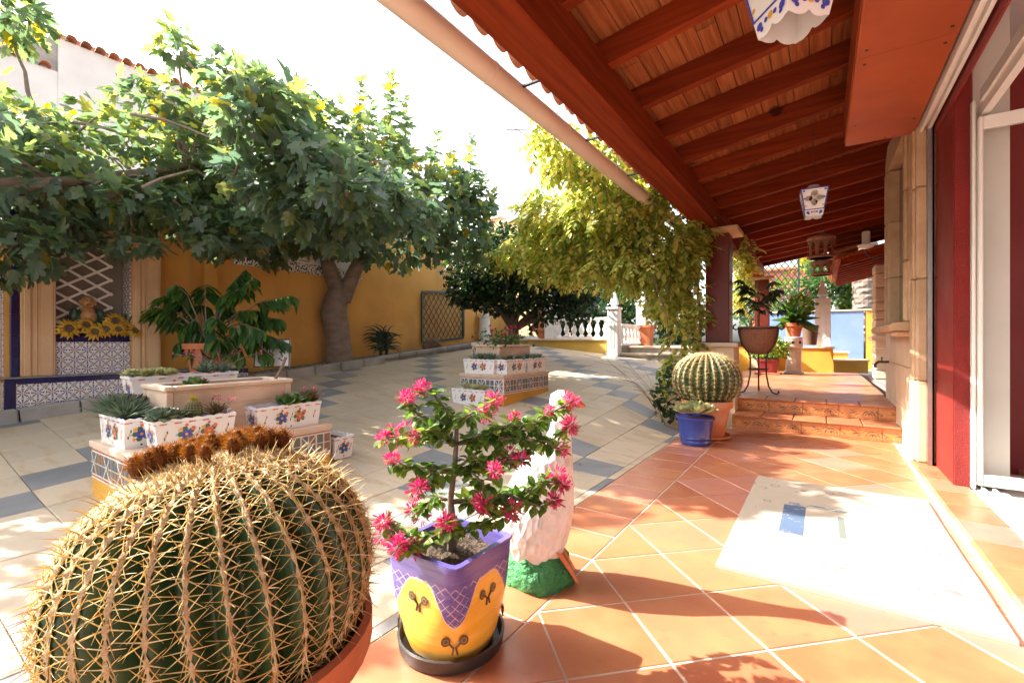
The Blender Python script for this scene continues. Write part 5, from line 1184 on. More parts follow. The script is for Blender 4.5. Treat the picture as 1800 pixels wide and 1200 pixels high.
v, f = bush(260, (.22, .22, .2), .08, 'lime', c0=(.1, .1, .38)); orc.add(v, f, 2)
plant('orchid', 'strap-leaved orchid with pale pink sprays on the white pedestal', 'plant', CP + Vector((0, 0, 1.06)), orc, [M_['midleaf'], leafmat('pale pink petal', [(0, (.6, .3, .4)), (1, (.75, .5, .58))], .3), M_['lime']])
DP = P(1424, 607, 10.2); DP.z = .92
pot(DP, [(.12, 0), (.16, .40), (.17, .44), (.15, .44)], mat('dark clay', (.14, .08, .05), rough=.7), 'dark slim clay pot beside the white obelisk post', soilz=.4)
# low walls, posts, steps beyond the terrace
def lowwall(name, lab, x0, x1, y0, y1, z0, z1, m, cap='peach', cat='wall'):
    t = thing(name, lab, cat, (x0, y0, z0)); O = (-x0, -y0, -z0)
    MB().box(x0, x1, y0, y1, z0, z1 - .04).build('render', M_[m], t, loc=O); MB().bbox(x0 - .03, x1 + .03, y0 - .03, y1 + .03, z1 - .039, z1, .008).build('coping', M_[cap], t, loc=O); return t
def obelisk(x, y, z, w, h, lab):
    t = thing('obelisk_post', lab, 'post', (x, y, z)); a = w / 2
    MB().bbox(-a, a, -a, a, 0, h, .008).build('shaft', M_['white'], t); MB().bbox(-a - .02, a + .02, -a - .02, a + .02, h + .001, h + .05, .008).build('cap', M_['white'], t)
    MB().lathe([(a * .55, 0), (a * .62, .02), (a * .8, .06), (a * 1.0, .07), (.012, .07 + w * 1.25)], (0, 0, h + .051), 4, rot=math.pi / 4).build('finial', M_['white'], t)
    for k in range(4): 
        mb = MB(); pl = [(-a * .35, h * .22), (0, h * .16), (a * .35, h * .22), (a * .35, h * .72), (0, h * .78), (-a * .35, h * .72)]
        mb.add([Rz(k * math.pi / 2) @ Vector((x_, -a - .006, z_)) for x_, z_ in pl] + [Rz(k * math.pi / 2) @ Vector((x_ * .7, -a - .0005, h * .47 + (z_ - h * .47) * .93)) for x_, z_ in pl], [(i, (i + 1) % 6, 6 + (i + 1) % 6, 6 + i) for i in range(6)]); mb.build('sunk_panel', M_['white'], t)
# placed by where they stand on the terrace / upper garden
def onx(px, y):  # x at a given along distance for a photo column
    u = (px - 900) / FPX; return y * (CS * u - SN) / (SN * u + CS)
yw = 12.45
lowwall('amber_wall', 'amber rendered low wall with stone coping at the end of the terrace', onx(1405, yw), onx(1465, yw), yw, yw + .5, TZ - .1, .88, 'amber')
lowwall('amber_wall', 'amber rendered low wall behind the red planter at the terrace end', -2.4, onx(1404, yw) - .06, yw + .05, yw + .4, TZ - .1, .92, 'amber')
obelisk(onx(1446, yw + .28), yw + .28, .881, .30, 1.06, 'white obelisk post standing on the amber wall')
ys_ = 13.3
x0s, x1s = onx(1468, ys_), onx(1525, ys_)
for k, (yy, zz, dx) in enumerate(((13.1, .58, .35), (13.6, .76, 0))):
    lowwall('garden_steps', ('lower', 'upper')[k] + ' mustard garden step in front of the pale blue wall', x0s - .1, x1s - .35 + dx, yy, yy + .6, TZ - .2, zz, 'yellow', 'stone_sm', 'step')
yb_ = 14.6
lowwall('blue_wall', 'pale blue rendered wall with stone coping beyond the terrace', -1.5, onx(1518, yb_), yb_, yb_ + .25, -.3, 1.82, 'blue_st', 'stone_sm')
lowwall('amber_pier', 'amber end pier of the blue wall', onx(1518, yb_) + .05, onx(1537, yb_) + .2, yb_ - .02, yb_ + .27, -.3, 1.82, 'amber', 'stone_sm', 'pier')
# rough cream stone pillar with tap
yp = 10.6; xp = onx(1537, yp)
cpz = thing('stone_pillar', 'rough cream stone block pillar beyond the terrace corner', 'pillar', (xp, yp, TZ))
z = 0
while z < 2.05:
    h = random.choice((.20, .26, .16)); MB().bbox(0, .5, 0, .45, z, z + h - .008, .02).build('block', M_['cream'], cpz); z += h
MB().bbox(-.05, .55, -.05, .5, .72, .78, .01).build('string_course', M_['cream'], cpz)
tp = thing('garden_tap', 'small dark garden tap on the stone wall', 'tap', (.62, 6.9, .76)); MB().tube([(.06, 0, 0), (-.06, 0, 0), (-.09, 0, -.03), (-.09, 0, -.07)], .014, 8).tube([(-.03, -.04, .05), (-.03, .04, .05)], .008, 6).tube([(-.03, 0, .0), (-.03, 0, .05)], .008, 6).build('body', mat('dark brass', (.10, .08, .05), rough=.4, metal=.8), tp, smooth='all')
MB().box(.655, .75, 6.72, 7.2, TZ, 3.1).build('house_return', M_['stone_sm'], house, loc=H0)
# second porch roof far right
p2 = thing('far_porch_roof', 'small far tiled porch roof with red rafters beside the stone pillar', 'roof', (1.2, 13, 2.6))
def p2p(mb, n, m): return mb.build(n, m, p2, loc=(-1.2, -13, -2.6))
for k in range(10): yy = 10.4 + k * .42; p2p(MB().add([(xx, yy + dy, 2.40 + (xx - .3) * .25 + dz) for dz in (0, .12) for dy in (0, .08) for xx in (.3, 2.4)], [(0, 2, 3, 1), (4, 5, 7, 6), (0, 1, 5, 4), (2, 6, 7, 3), (0, 4, 6, 2), (1, 3, 7, 5)]), 'rafter', M_['rafter'])
p2p(MB().add([(xx, yy, 2.525 + (xx - .3) * .25) for yy in (10.3, 14.4) for xx in (.2, 2.5)] + [(xx, yy, 2.58 + (xx - .3) * .25) for yy in (10.3, 14.4) for xx in (.2, 2.5)], [(0, 2, 3, 1), (4, 5, 7, 6), (0, 1, 5, 4), (2, 6, 7, 3), (0, 4, 6, 2), (1, 3, 7, 5)]), 'decking', M_['board'])
for k in range(20): piece('roof_tile', bm_, p2, Vector((.13 - 1.2, 10.35 + k * .2 - 13, 2.60 - 2.6)), (0, -.245, 0))
# ------------------------------------------------------------------ balustrade on the low mustard wall
lowwall('mustard_wall', 'low mustard rendered wall with coping below the white balustrade', -5.9, -3.72, 9.0, 9.3, .3, 1.06, 'yellow')
def baluster_mesh():
    return mesh_of(MB().lathe([(.055, 0), (.055, .03), (.035, .045), (.03, .06), (.055, .12), (.062, .16), (.045, .22), (.028, .28), (.03, .31), (.045, .325), (.05, .335), (.05, .36)], (0, 0, 0), 14), 'baluster', M_['white'], True)
bme = baluster_mesh()
def balustrade(lab, a, b, n, z):
    a, b = Vector((*a, z)), Vector((*b, z)); t = thing('balustrade', lab, 'balustrade', a); d = b - a; L = d.length; yaw = math.atan2(d.y, d.x)
    for k in range(n): piece('baluster', bme, t, d * ((k + .5) / n) + Vector((0, 0, .04)))
    M = Rz(yaw); MB().box(0, L, -.06, .06, .402, .455, 0, M).build('rail', M_['white'], t); MB().box(0, L, -.06, .06, .002, .038, 0, M).build('plinth_rail', M_['white'], t)
balustrade('short white balustrade along the low mustard wall', (-5.0, 9.12), (-3.70, 9.12), 7, 1.062)
balustrade('short white balustrade running back beside the garden steps', (-3.50, 9.15), (-3.50, 10.5), 6, .92)
obelisk(-3.52, 8.93, .70, .22, .95, 'white obelisk post at the corner of the two balustrades'); obelisk(-3.5, 10.62, .90, .22, .95, 'white obelisk post at the back end of the balustrade'); obelisk(-5.12, 9.12, 1.062, .22, .75, 'white obelisk post at the left end of the balustrade under the citrus tree')
lowwall('garden_steps', 'lower stone garden step between balustrade and wisteria', -3.70, -1.75, 8.98, 9.45, .2, .76, 'green_paint' if 0 else 'kerb', 'peach', 'step')
lowwall('garden_steps', 'upper stone garden step between balustrade and wisteria', -3.37, -1.75, 9.452, 10.9, .2, .90, 'kerb', 'peach', 'step')
sqp = P(1135, 606, 10.6); sqp.z = .901
t_ = thing('plant_pot', 'tall square terracotta pot beside the white balustrade', 'pot', sqp); MB().lathe([(.13, 0), (.17, .42), (.19, .42), (.19, .48), (.16, .48)], (0, 0, 0), 24, sq=1.0).build('body', M_['pot'], t_); MB().lathe([(.16, .43), (.001, .44)], (0, 0, 0), 16, sq=1).build('soil', M_['soil'], t_)
for (px, py, m, lab) in ((852, 590, 'white', 'white chimney-like clay pipe standing against the ochre wall'), (956, 583, 'pot', 'red clay pipe standing in the upper garden')):
    b_ = P(px, py, 10.6); t_ = thing('clay_pipe', lab, 'pipe', b_); MB().lathe([(.13, -.2), (.13, .0), (.15, .01), (.15, .07), (.125, .08), (.12, .42), (.14, .43), (.14, .50), (.11, .50), (.10, .2)], (0, 0, 0), 20).build('body', M_[m], t_, smooth=True)
rb = thing('rock_border', 'low whitewashed rockery edging under the citrus tree', 'rockery', (-5.2, 9.6, .95))
for k in range(12):
    mb = MB(); ellip(mb, (random.uniform(-.9, .6), random.uniform(-.2, .3), .08), (random.uniform(.12, .2), .13, random.uniform(.08, .14)), 0, 8, 5); mb.build('rock', M_['white_st'], rb)
# stone in the bed and aloe
rk = MB(); c = Vector((-6.36, 6.55, zc(-6.12, 6.55) + .06))
for (dx, dy, r) in ((0, 0, .13), (.02, .14, .11), (-.03, -.13, .09), (0, .06, .15)): ellip(rk, (dx, dy, r * .75), (r * .8, r, r * .9), 0, 9, 6)
for i, v in enumerate(rk.v): rk.v[i] = tuple(Vector(v) * (1 + .13 * math.sin(v[0] * 31 + v[2] * 37) * math.sin(v[1] * 29)))
tag(rk.build('rock', mat('brown rock', (.17, .10, .07), (.11, .065, .045), 9, .9, .8, 25), loc=c), 'brown lumpy rock lying in the bed below the trellis', 'rock')
al = MB(); pos, fw, s_ = [], [], []
for k in range(70):
    a = random.uniform(0, 6.28); el = random.uniform(.15, 1.25); z0 = random.uniform(.1, .42); e = Vector((math.cos(a), math.sin(a), 0)); p = Vector((random.uniform(-.05, .05), random.uniform(-.1, .1), z0)); pts = [p]; L = random.uniform(.22, .38)
    for q in range(5): th = el - q * .28; p = p + (e * math.cos(th) + Vector((0, 0, math.sin(th)))) * L / 5; pts.append(p.copy())
    al.tube(pts, [.018, .016, .013, .010, .006, .002], 4)
al.tube([(0, .06, -.05), (0, .07, .4)], .03, 6); al.tube([(0, -.06, -.05), (0, -.08, .35)], .03, 6)
plant('aloe', 'dark spiky tree aloe in the bed against the ochre wall', 'aloe', (-6.36, 5.35, zc(-6.12, 5.35) + .07), al, M_['aloe'])
# ------------------------------------------------------------------ big potted plant by the wall and the sign
PP = P(362, 662, 4.9)
pot(PP, [(.13, 0), (.19, .30), (.21, .30), (.215, .36), (.195, .36)], M_['pot'], 'large terracotta pot standing before the ochre wall', soilz=.33)
bp = MB(); pos, fw, s_ = [], [], []
PO = PP + Vector((0, 0, .33))
tips = [((290, 520), .1), ((235, 545), .25), ((310, 500), -.1), ((360, 500), .1), ((405, 510), 0), ((430, 475), .2), ((455, 545), .15), ((490, 560), .3), ((500, 600), .25), ((440, 590), -.05), ((380, 560), -.15), ((330, 570), -.2), ((350, 610), -.2), ((420, 620), -.1), ((470, 620), .1), ((270, 540), 0), ((400, 540), .2), ((350, 535), .2), ((320, 600), -.1), ((300, 560), .2), ((460, 580), 0), ((385, 600), -.25), ((510, 520), .3), ((445, 490), .1)]
for ((px, py), dz) in tips:
    tip = P(px, py, 4.95 + dz) - PO; mid = tip * .5 + Vector((0, 0, .18)); pts = [Vector((0, 0, 0)), mid * .6, mid + (tip - mid) * .25, tip]; bp.tube(pts, [.010, .008, .006, .004], 5, 1)
    d = (tip - mid).normalized(); side = d.cross(Vector((0, 0, 1))).normalized()
    for k in range(22):
        t2 = .15 + .9 * k / 21; p = mid + (tip - mid) * t2; sg = 1 if k % 2 else -1; pos.append(tuple(p)); fw.append(tuple(d * .35 + side * sg * .55 + Vector((0, 0, -.75)) + Vector(unit(1)[0]) * .25)); s_.append(random.uniform(.15, .25))
LANCE = ([(0, 0, 0), (.17, .3, .05), (.2, .55, .06), (0, 1, -.08), (-.2, .55, .06), (-.17, .3, .05), (0, .5, -.02)], [(0, 1, 6), (1, 2, 6), (2, 3, 6), (3, 4, 6), (4, 5, 6), (5, 0, 6)])
v, f = scatter(LANCE, pos, fw, s_); bp.add(v, f, 0)
plant('large_leafed_plant', 'tall drooping green plant with long leaves in front of the ochre wall', 'plant', PO, bp, [M_['midleaf'], M_['twig']])
sg = P(478, 645, 5.2); sgn = thing('framed_tile_sign', 'white square sign with black hand lettering leaning by the wall', 'sign', sg, YAW + .15)
Mx = Matrix.Rotation(-.12, 4, 'X'); MB().box(-.19, .19, -.012, .012, 0, .32, 0, Mx).build('panel', M_['ceramic'], sgn)
l = MB()
for (pts) in ([(-.15, .29), (-.12, .27), (-.13, .22), (-.09, .21), (-.10, .26)], [(-.05, .29), (-.06, .22), (-.01, .25), (0, .21)], [(.05, .28), (.03, .22), (.08, .21), (.09, .27), (.05, .26)], [(-.14, .17), (-.09, .12), (-.14, .10), (-.08, .06)], [(-.03, .17), (.02, .13), (-.03, .10), (.03, .06)], [(.08, .18), (.12, .12), (.07, .10), (.14, .06)]):
    l.tube([Mx @ Vector((x_, -.0145, z_)) for x_, z_ in pts], .007, 5)
for (a, b) in (((-.185, .005), (.185, .005)), ((-.185, .315), (.185, .315)), ((-.185, .005), (-.185, .315)), ((.185, .005), (.185, .315))): l.tube([Mx @ Vector((a[0], -.0145, a[1])), Mx @ Vector((b[0], -.0145, b[1]))], .006, 5)
l.build('black_marks', M_['black'], sgn)

# ================================================================== TREES
def figleaf():
    pts = [(0, 0), (.16, -.06), (.34, .05), (.42, .22), (.28, .33), (.40, .48), (.44, .66), (.30, .72), (.17, .60), (.16, .80), (.08, .97), (0, 1.02)]
    full = pts + [(-x, y) for x, y in pts[-2:0:-1]]; n = len(full)
    vs = [(x, y, .10 * abs(x) - .12 * y * y - .05 * (x * x)) for x, y in full] + [(0, .38, -.03)]
    return vs, [(i, (i + 1) % n, n) for i in range(n)]
FIG = figleaf()
def curl(s): n = len(s); return s[:, None] * np.stack([rng.uniform(.75, 1.12, n), rng.uniform(.85, 1.1, n), rng.uniform(-1.2, 3.4, n)], 1)
def clusters_leaves(cl, per, size, tmpl, droop=.5, seed=0):
    pos, fw, nm, s_ = [], [], [], []
    for (c, r, den) in cl:
        n = int(per * den); u = unit(n); rad = rng.uniform(.15, 1, n) ** .5; p = np.array(c) + u * rad[:, None] * np.array(r)
        d = u * .7 + .9 * unit(n); d[:, 2] -= droop; pos.append(p); fw.append(d); nm.append(np.array([0, 0, 1.]) + .55 * unit(n) + .25 * u); s_.append(size * rng.uniform(.6, 1.2, n))
    return np.concatenate(pos), np.concatenate(fw), np.concatenate(nm), np.concatenate(s_)
def limb(mb, a, b, r0, r1, wob=.08, n=6, seg=7):
    a, b = Vector(a), Vector(b); pts = []; o = Vector((0, 0, 0))
    for i in range(n + 1): t = i / n; pts.append(a.lerp(b, t) + o + Vector((0, 0, 1)) * math.sin(math.pi * t) * wob * .6); o = o + Vector(unit(1)[0]) * wob * .3 if 0 < i < n - 1 else o * .5
    pts[-1] = b; mb.tube(pts, [r0 + (r1 - r0) * i / n for i in range(n + 1)], seg); return pts
# main fig
FT = P(597, 634, 7.3); FT.z = zc(-6.12, 4.5) + .05
fig = thing('fig_tree', 'fig tree with forked grey trunk and broad dark crown by the ochre wall', 'tree', FT)
tk = MB(); q = lambda px, py, Z: P(px, py, Z) - FT
tk.tube([(0, 0, -.25), (0, 0, .02), q(594, 600, 7.3), q(592, 575, 7.3), q(586, 550, 7.3), q(592, 525, 7.3), q(600, 512, 7.3)], [.27, .225, .19, .195, .205, .185, .18], 16)
tk.tube([q(600, 528, 7.3), q(590, 500, 7.3), q(581, 478, 7.3), q(574, 455, 7.2)], [.13, .13, .12, .10], 12); tk.tube([q(602, 528, 7.3), q(613, 500, 7.35), q(625, 474, 7.4), q(640, 440, 7.4)], [.13, .12, .11, .09], 12)
tk.build('trunk', M_['bark'], fig, smooth='all')
figcl = []   # (px, py, Z, rpx, rpy, rz, density)
for a in ((640, 325, 7.0, 130, 92, 1.0, 1.0), (500, 300, 6.6, 130, 105, 1.0, 1.0), (400, 330, 6.0, 90, 90, .9, .8), (745, 355, 7.2, 100, 82, .9, .9), (790, 380, 7.3, 75, 80, .8, .7), (560, 400, 6.8, 140, 55, .9, .8), (690, 420, 7.1, 120, 50, .8, .7), (570, 235, 7.0, 100, 50, .8, .45), (470, 420, 6.3, 90, 45, .7, .55), (520, 210, 6.8, 80, 55, .6, .5), (430, 200, 6.4, 50, 60, .5, .35), (350, 300, 5.6, 70, 80, .6, .5), (840, 350, 7.4, 30, 35, .4, .2), (560, 290, 4.7, 80, 55, .5, .30), (640, 340, 4.9, 90, 60, .5, .32), (500, 250, 4.4, 70, 50, .4, .26), (600, 400, 5.0, 90, 45, .5, .28), (720, 370, 5.3, 70, 60, .5, .25), (520, 350, 4.6, 80, 60, .5, .3), (450, 300, 4.4, 60, 60, .4, .22), (610, 335, 4.2, 55, 40, .35, .16), (545, 275, 4.15, 55, 40, .35, .15), (480, 170, 4.2, 55, 32, .4, .2), (440, 205, 4.0, 50, 38, .35, .2), (420, 150, 4.05, 40, 25, .3, .1)):
    px, py, Z, rx, ry, rz_, den = a; k = Z / FPX; figcl.append((P(px, py, Z) - FT, (rx * k, rz_, ry * k), den))
br_ = MB()
for (c, r, den) in figcl: limb(br_, random.choice((q(574, 455, 7.2), q(640, 440, 7.4))), c, .06, .012, .15)
shoots = []
for (px, py, Z, ln) in ((690, 126, 7.1, 1.35), (636, 130, 7.2, 1.2), (832, 232, 7.3, 1.2), (770, 225, 7.2, 1.0), (715, 165, 7.15, 1.1), (655, 170, 7.0, 1.0), (850, 300, 7.4, 1.0), (800, 262, 7.2, .9), (560, 165, 6.9, .8), (470, 130, 6.6, .8), (845, 380, 7.4, .8)):   # upright shoots
    tip = P(px, py, Z) - FT; b0 = tip + Vector((random.uniform(-.2, .0), 0, -ln)); pts = limb(br_, b0, tip, .013, .004, .03)
    for k in range(int(26 * ln)):
        t2 = k / (26 * ln); a = k * 2.4; shoots.append((b0.lerp(tip, t2), (math.cos(a), math.sin(a), -.25 + 1.1 * t2 ** 3), .25 * (1.1 - .6 * t2)))
br_.build('limbs', M_['bark'], fig, smooth='all')
lo, hi = MB(), MB()
def clip_leaves(pos, test): m = np.array([test(p) for p in pos]); return m
pos, fw, nm, s_ = clusters_leaves(figcl, 480, .168, FIG)
pos = np.concatenate([pos, [tuple(x[0]) for x in shoots]]); fw = np.concatenate([fw, [x[1] for x in shoots]]); nm = np.concatenate([nm, np.tile([0, 0, 1.], (len(shoots), 1)) + .6 * unit(len(shoots))]); s_ = np.concatenate([s_, [x[2] for x in shoots]])
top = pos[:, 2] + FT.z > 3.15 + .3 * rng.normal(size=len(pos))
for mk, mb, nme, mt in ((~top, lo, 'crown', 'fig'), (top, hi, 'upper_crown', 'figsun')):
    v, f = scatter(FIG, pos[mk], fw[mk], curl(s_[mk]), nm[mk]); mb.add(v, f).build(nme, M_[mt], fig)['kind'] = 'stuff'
# near fig on the left: trunk stands just outside the picture
F2 = Vector((-6.0, -.1, zc(-6.1, -.1)))
fig2 = thing('fig_tree', 'nearer fig tree whose large-leaved branches hang over the niche', 'tree', F2); tk = MB()
tk.tube([(0, 0, -.2), (.03, .03, .6), (.1, .1, 1.25), (.2, .25, 1.8)], [.18, .15, .13, .11], 12); tk.build('trunk', M_['bark'], fig2, smooth='all')
q2 = lambda px, py, Z: P(px, py, Z) - F2
cl2 = []
for a in ((60, 330, 4.2, 130, 95, .6, .75), (60, 240, 4.6, 120, 55, .6, .45), (190, 280, 4.7, 120, 92, .7, .75), (310, 250, 5.0, 100, 80, .7, .6), (200, 360, 4.5, 120, 40, .5, .45), (310, 370, 4.9, 90, 60, .5, .55), (30, 430, 3.9, 70, 55, .4, .35), (410, 280, 5.3, 80, 90, .6, .5), (120, 405, 4.2, 60, 25, .3, .12), (20, 30, 4.3, 55, 60, .3, .25), (308, 75, 5.0, 30, 45, .2, .10), (480, 170, 5.5, 45, 40, .4, .22), (300, 175, 5.0, 50, 40, .4, .18), (245, 160, 4.9, 30, 30, .3, .08), (230, 430, 4.5, 50, 20, .3, .10), (385, 420, 5.0, 60, 30, .4, .22), (430, 390, 5.3, 60, 40, .4, .25), (10, 480, 3.9, 25, 20, .2, .04), (400, 130, 5.2, 50, 35, .4, .2), (-60, 250, 4.3, 80, 150, .8, .6)):
    px, py, Z, rx, ry, rz_, den = a; k = Z / FPX; cl2.append((q2(px, py, Z), (rx * k, rz_, ry * k), den))
cl2.append((Vector((-5.75, -.25, 2.55)) - F2, (.9, 1.1, .45), .9)); cl2.append((Vector((-5.0, .15, 2.6)) - F2, (.6, .6, .35), .35))  # out-of-view leaf clusters, added to shade the near-left courtyard
br_ = MB(); fork = Vector((.2, .25, 1.8))
hub = [q2(70, 240, 4.5), q2(240, 330, 4.6), q2(120, 340, 4.4), q2(330, 290, 5.0)]
for h in hub: limb(br_, fork, h, .07, .035, .2)
for (c, r, den) in cl2: limb(br_, min(hub, key=lambda h: (h - Vector(c)).length), c, .025, .007, .12)
for (a, b) in (((0, 235), (140, 215)), ((60, 290), (185, 200)), ((130, 215), (255, 250)), ((40, 340), (140, 370)), ((50, 340), (90, 390)), ((150, 330), (250, 310)), ((250, 330), (340, 300)), ((330, 110), (375, 180)), ((230, 200), (400, 250)), ((420, 290), (400, 340))):
    limb(br_, q2(a[0], a[1], 4.25), q2(b[0], b[1], 4.45), .016, .008, .05)
br_.build('limbs', M_['bark'], fig2, smooth='all')
pos, fw, nm, s_ = clusters_leaves(cl2, 460, .146, FIG)
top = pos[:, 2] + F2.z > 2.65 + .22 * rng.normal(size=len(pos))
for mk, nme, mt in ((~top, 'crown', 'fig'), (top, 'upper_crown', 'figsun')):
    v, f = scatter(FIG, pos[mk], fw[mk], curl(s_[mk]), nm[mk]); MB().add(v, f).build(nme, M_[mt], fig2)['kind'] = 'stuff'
# citrus
CT0 = P(903, 600, 8.7); CT0.z = zc(-4.9, 7.2); ct = thing('citrus_tree', 'dense dark citrus tree with low forked trunk behind the pink flowers', 'tree', CT0); qc = lambda px, py, Z: P(px, py, Z) - CT0
tk = MB(); tk.tube([(0, 0, -.2), (0, 0, .1), qc(903, 578, 8.7)], [.15, .12, .10], 10)
ccl = []
for a in ((850, 470, 8.6, 75, 55, .8, 1), (930, 480, 8.7, 85, 60, .8, 1), (890, 520, 8.6, 80, 35, .7, .6), (1000, 500, 8.9, 60, 45, .6, .6), (830, 510, 8.5, 50, 35, .5, .4), (1010, 540, 8.9, 40, 28, .5, .3), (890, 430, 8.7, 60, 35, .6, .5), (960, 550, 8.8, 25, 20, .3, .12)):
    px, py, Z, rx, ry, rz_, den = a; k = Z / FPX; ccl.append((qc(px, py, Z), (rx * k, rz_, ry * k), den))
for (c, r, den) in ccl: limb(tk, qc(903, 580, 8.7), c, .06, .012, .12)
tk.build('trunk', M_['darkbark'], ct, smooth='all')
pos, fw, nm, s_ = clusters_leaves(ccl, 2300, .095, LEAFQ, .2); v, f = scatter(OVAL, pos, fw, s_, nm); MB().add(v, f).build('crown', M_['citrus'], ct)['kind'] = 'stuff'
# wisteria
W0 = P(1217, 600, 6.25); W0.z = zc(-1.6, 6.2); wi = thing('wisteria_vine', 'yellowing wisteria vine hanging from the gutter round the porch column', 'vine', W0); qw = lambda px, py, Z: P(px, py, Z) - W0
tk = MB(); tk.tube([(0, 0, -.1), qw(1222, 590, 6.3), qw(1206, 555, 6.25), qw(1214, 520, 6.2), qw(1195, 480, 6.2), qw(1165, 430, 6.1), qw(1120, 380, 6.0)], [.035, .035, .03, .028, .025, .022, .015], 8); tk.tube([(.05, .03, 0), qw(1232, 560, 6.3), qw(1225, 500, 6.2), qw(1215, 440, 6.1), qw(1180, 390, 6)], [.025, .025, .022, .02, .012], 7)
wcl = []
for a in ((1060, 370, 6.3, 95, 60, .5, 1.0), (980, 420, 7.2, 70, 55, .6, .8), (1150, 420, 6.2, 80, 60, .4, .9), (1100, 450, 6.4, 95, 45, .5, .8), (1000, 460, 7.2, 80, 28, .5, .5), (910, 440, 8.0, 60, 28, .6, .5), (1190, 460, 6.2, 45, 50, .35, .34), (1208, 535, 6.2, 26, 50, .25, .12), (1050, 310, 5.9, 70, 45, .35, .45), (1000, 260, 5.6, 55, 45, .3, .28), (960, 225, 5.2, 35, 30, .25, .13), (1120, 330, 5.9, 60, 45, .3, .40), (1080, 265, 5.4, 45, 25, .2, .10), (1225, 420, 6.2, 20, 60, .2, .25), (1150, 485, 6.4, 50, 30, .3, .2), (960, 370, 6.8, 45, 45, .5, .4), (1200, 590, 6.2, 20, 30, .2, .05), (1310, 440, 7.6, 14, 40, .2, .12), (1305, 500, 7.6, 12, 40, .2, .10), (1045, 400, 6.6, 90, 50, .5, .7), (1185, 650, 5.9, 22, 30, .2, .14), (1170, 530, 6.2, 25, 20, .2, .12)):
    px, py, Z, rx, ry, rz_, den = a; k = Z / FPX; wcl.append((qw(px, py, Z), (rx * k, rz_, ry * k), den))
for (c, r, den) in wcl: limb(tk, random.choice((qw(1165, 430, 6.1), qw(1120, 380, 6.0), qw(1195, 480, 6.2))), c, .012, .004, .15, seg=5)
for (a, b, c) in (((1120, 380), (1010, 300), (905, 225)), ((1100, 300), (1000, 230), (890, 228)), ((1060, 330), (1000, 290), (950, 330)), ((1050, 250), (970, 240), (935, 290))): tk.tube([qw(*a, 5.9), qw(*b, 5.6), qw(*c, 5.3)], .006, 5)
tk.build('stems', M_['twig'], wi, smooth='all')
pos, fw, nm, s_ = clusters_leaves(wcl, 250, .24, LEAFQ, .9); lp, lf, ln_, ls = [], [], [], []
for p, d, n in zip(pos, fw, nm):
    d = d / np.linalg.norm(d); L = random.uniform(.16, .27); sd = np.cross(d, n); sd = sd / (np.linalg.norm(sd) + 1e-6)
    for k in range(9):
        t2 = k / 8; b = p + d * L * t2 + np.array([0, 0, -.04 * t2 * t2]); s = 0 if k == 8 else (1 if k % 2 else -1); lp.append(b); lf.append(d * .55 + sd * s * .85 + np.array([0, 0, -.25])); ln_.append(n); ls.append(random.uniform(.075, .115))
v, f = scatter(([(0, 0, 0), (.30, .35, .06), (.27, .65, .06), (0, 1, -.06), (-.27, .65, .06), (-.30, .35, .06)], [(0, 1, 2, 3), (0, 3, 4, 5)]), lp, lf, ls, ln_); MB().add(v, f).build('foliage', M_['wist'], wi)['kind'] = 'stuff'
# wiry plant at the paving edge
wp = MB(); wl0 = Vector((-1.45, 5.25, zc(-1.45, 5.25)))
for k in range(9): a = random.uniform(2.2, 4.4); L = random.uniform(.5, .95); e = Vector((math.cos(a), math.sin(a) * .6, 0)); wp.tube([(0, 0, 0), e * L * .3 + Vector((0, 0, L * .45)), e * L * .75 + Vector((0, 0, L * .8)), e * L * 1.05 + Vector((0, 0, L * .86))], .0022, 4, 1)
v, f = bush(260, (.16, .2, .28), .06, 'shrub', c0=(0, .1, .32)); wp.add(v, f, 0)
plant('wispy_plant', 'wispy plant with arching stalks beside the small barrel cactus', 'plant', wl0, wp, [M_['citrus'], M_['twig']])
# ================================================================== BACKGROUND
def shrub(px, py, Z, rx, ry, n, m, lab, size=.12, zbase=None, name='garden_shrub'):
    c = P(px, py, Z); k = Z / FPX; b = c.copy(); b.z = c.z - ry * k if zbase is None else zbase
    t = thing(name, lab, 'shrub', b); mb = MB(); v, f = bush(n, (rx * k, rx * k, ry * k), size, m, c0=tuple(c - b), shell=.2); mb.add(v, f); mb.build('foliage', M_[m], t)['kind'] = 'stuff'; MB().tube([(0, 0, -.3), c - b], .05, 6).build('stem', M_['darkbark'], t)
shrub(1105, 520, 13.5, 60, 55, 2600, 'shrub', 'soft green shrub behind the white balustrade', .13, .9)
shrub(1030, 545, 13, 40, 40, 1500, 'citrus', 'dark green shrub behind the left end of the balustrade', .12, .9)
shrub(975, 560, 11.6, 50, 42, 1800, 'citrus', 'dark green hedge shrub under the citrus tree beyond the mustard wall', .11, .9)
shrub(1045, 572, 11.4, 42, 34, 1500, 'citrus', 'dark green hedge shrub right behind the balusters', .11, .9)
shrub(1190, 560, 14, 40, 60, 1500, 'citrus', 'dark hedge shrub behind the wisteria stems', .13, .9)
shrub(1448, 505, 17, 42, 45, 2600, 'shrub', 'grey-green rounded shrub behind the white obelisk on the amber wall', .13, 1.2)
shrub(1495, 535, 16.5, 16, 45, 900, 'lime', 'bright lime conical shrub beside the palm trunk', .12, 1.2)
shrub(1375, 530, 17, 30, 40, 900, 'lime', 'yellow-green shrub beyond the trellis screen', .13, 1.2)
shrub(1320, 530, 18, 30, 50, 900, 'shrub', 'green shrub seen between the two porch columns', .14, 1.2)
shrub(1430, 462, 20, 22, 16, 700, 'yellowleaf', 'yellow flowering shrub in front of the salmon house', .13, 1.8)
shrub(720, 470, 15, 60, 30, 1200, 'citrus', 'dark shrub top rising behind the ochre wall', .14, 1.5)
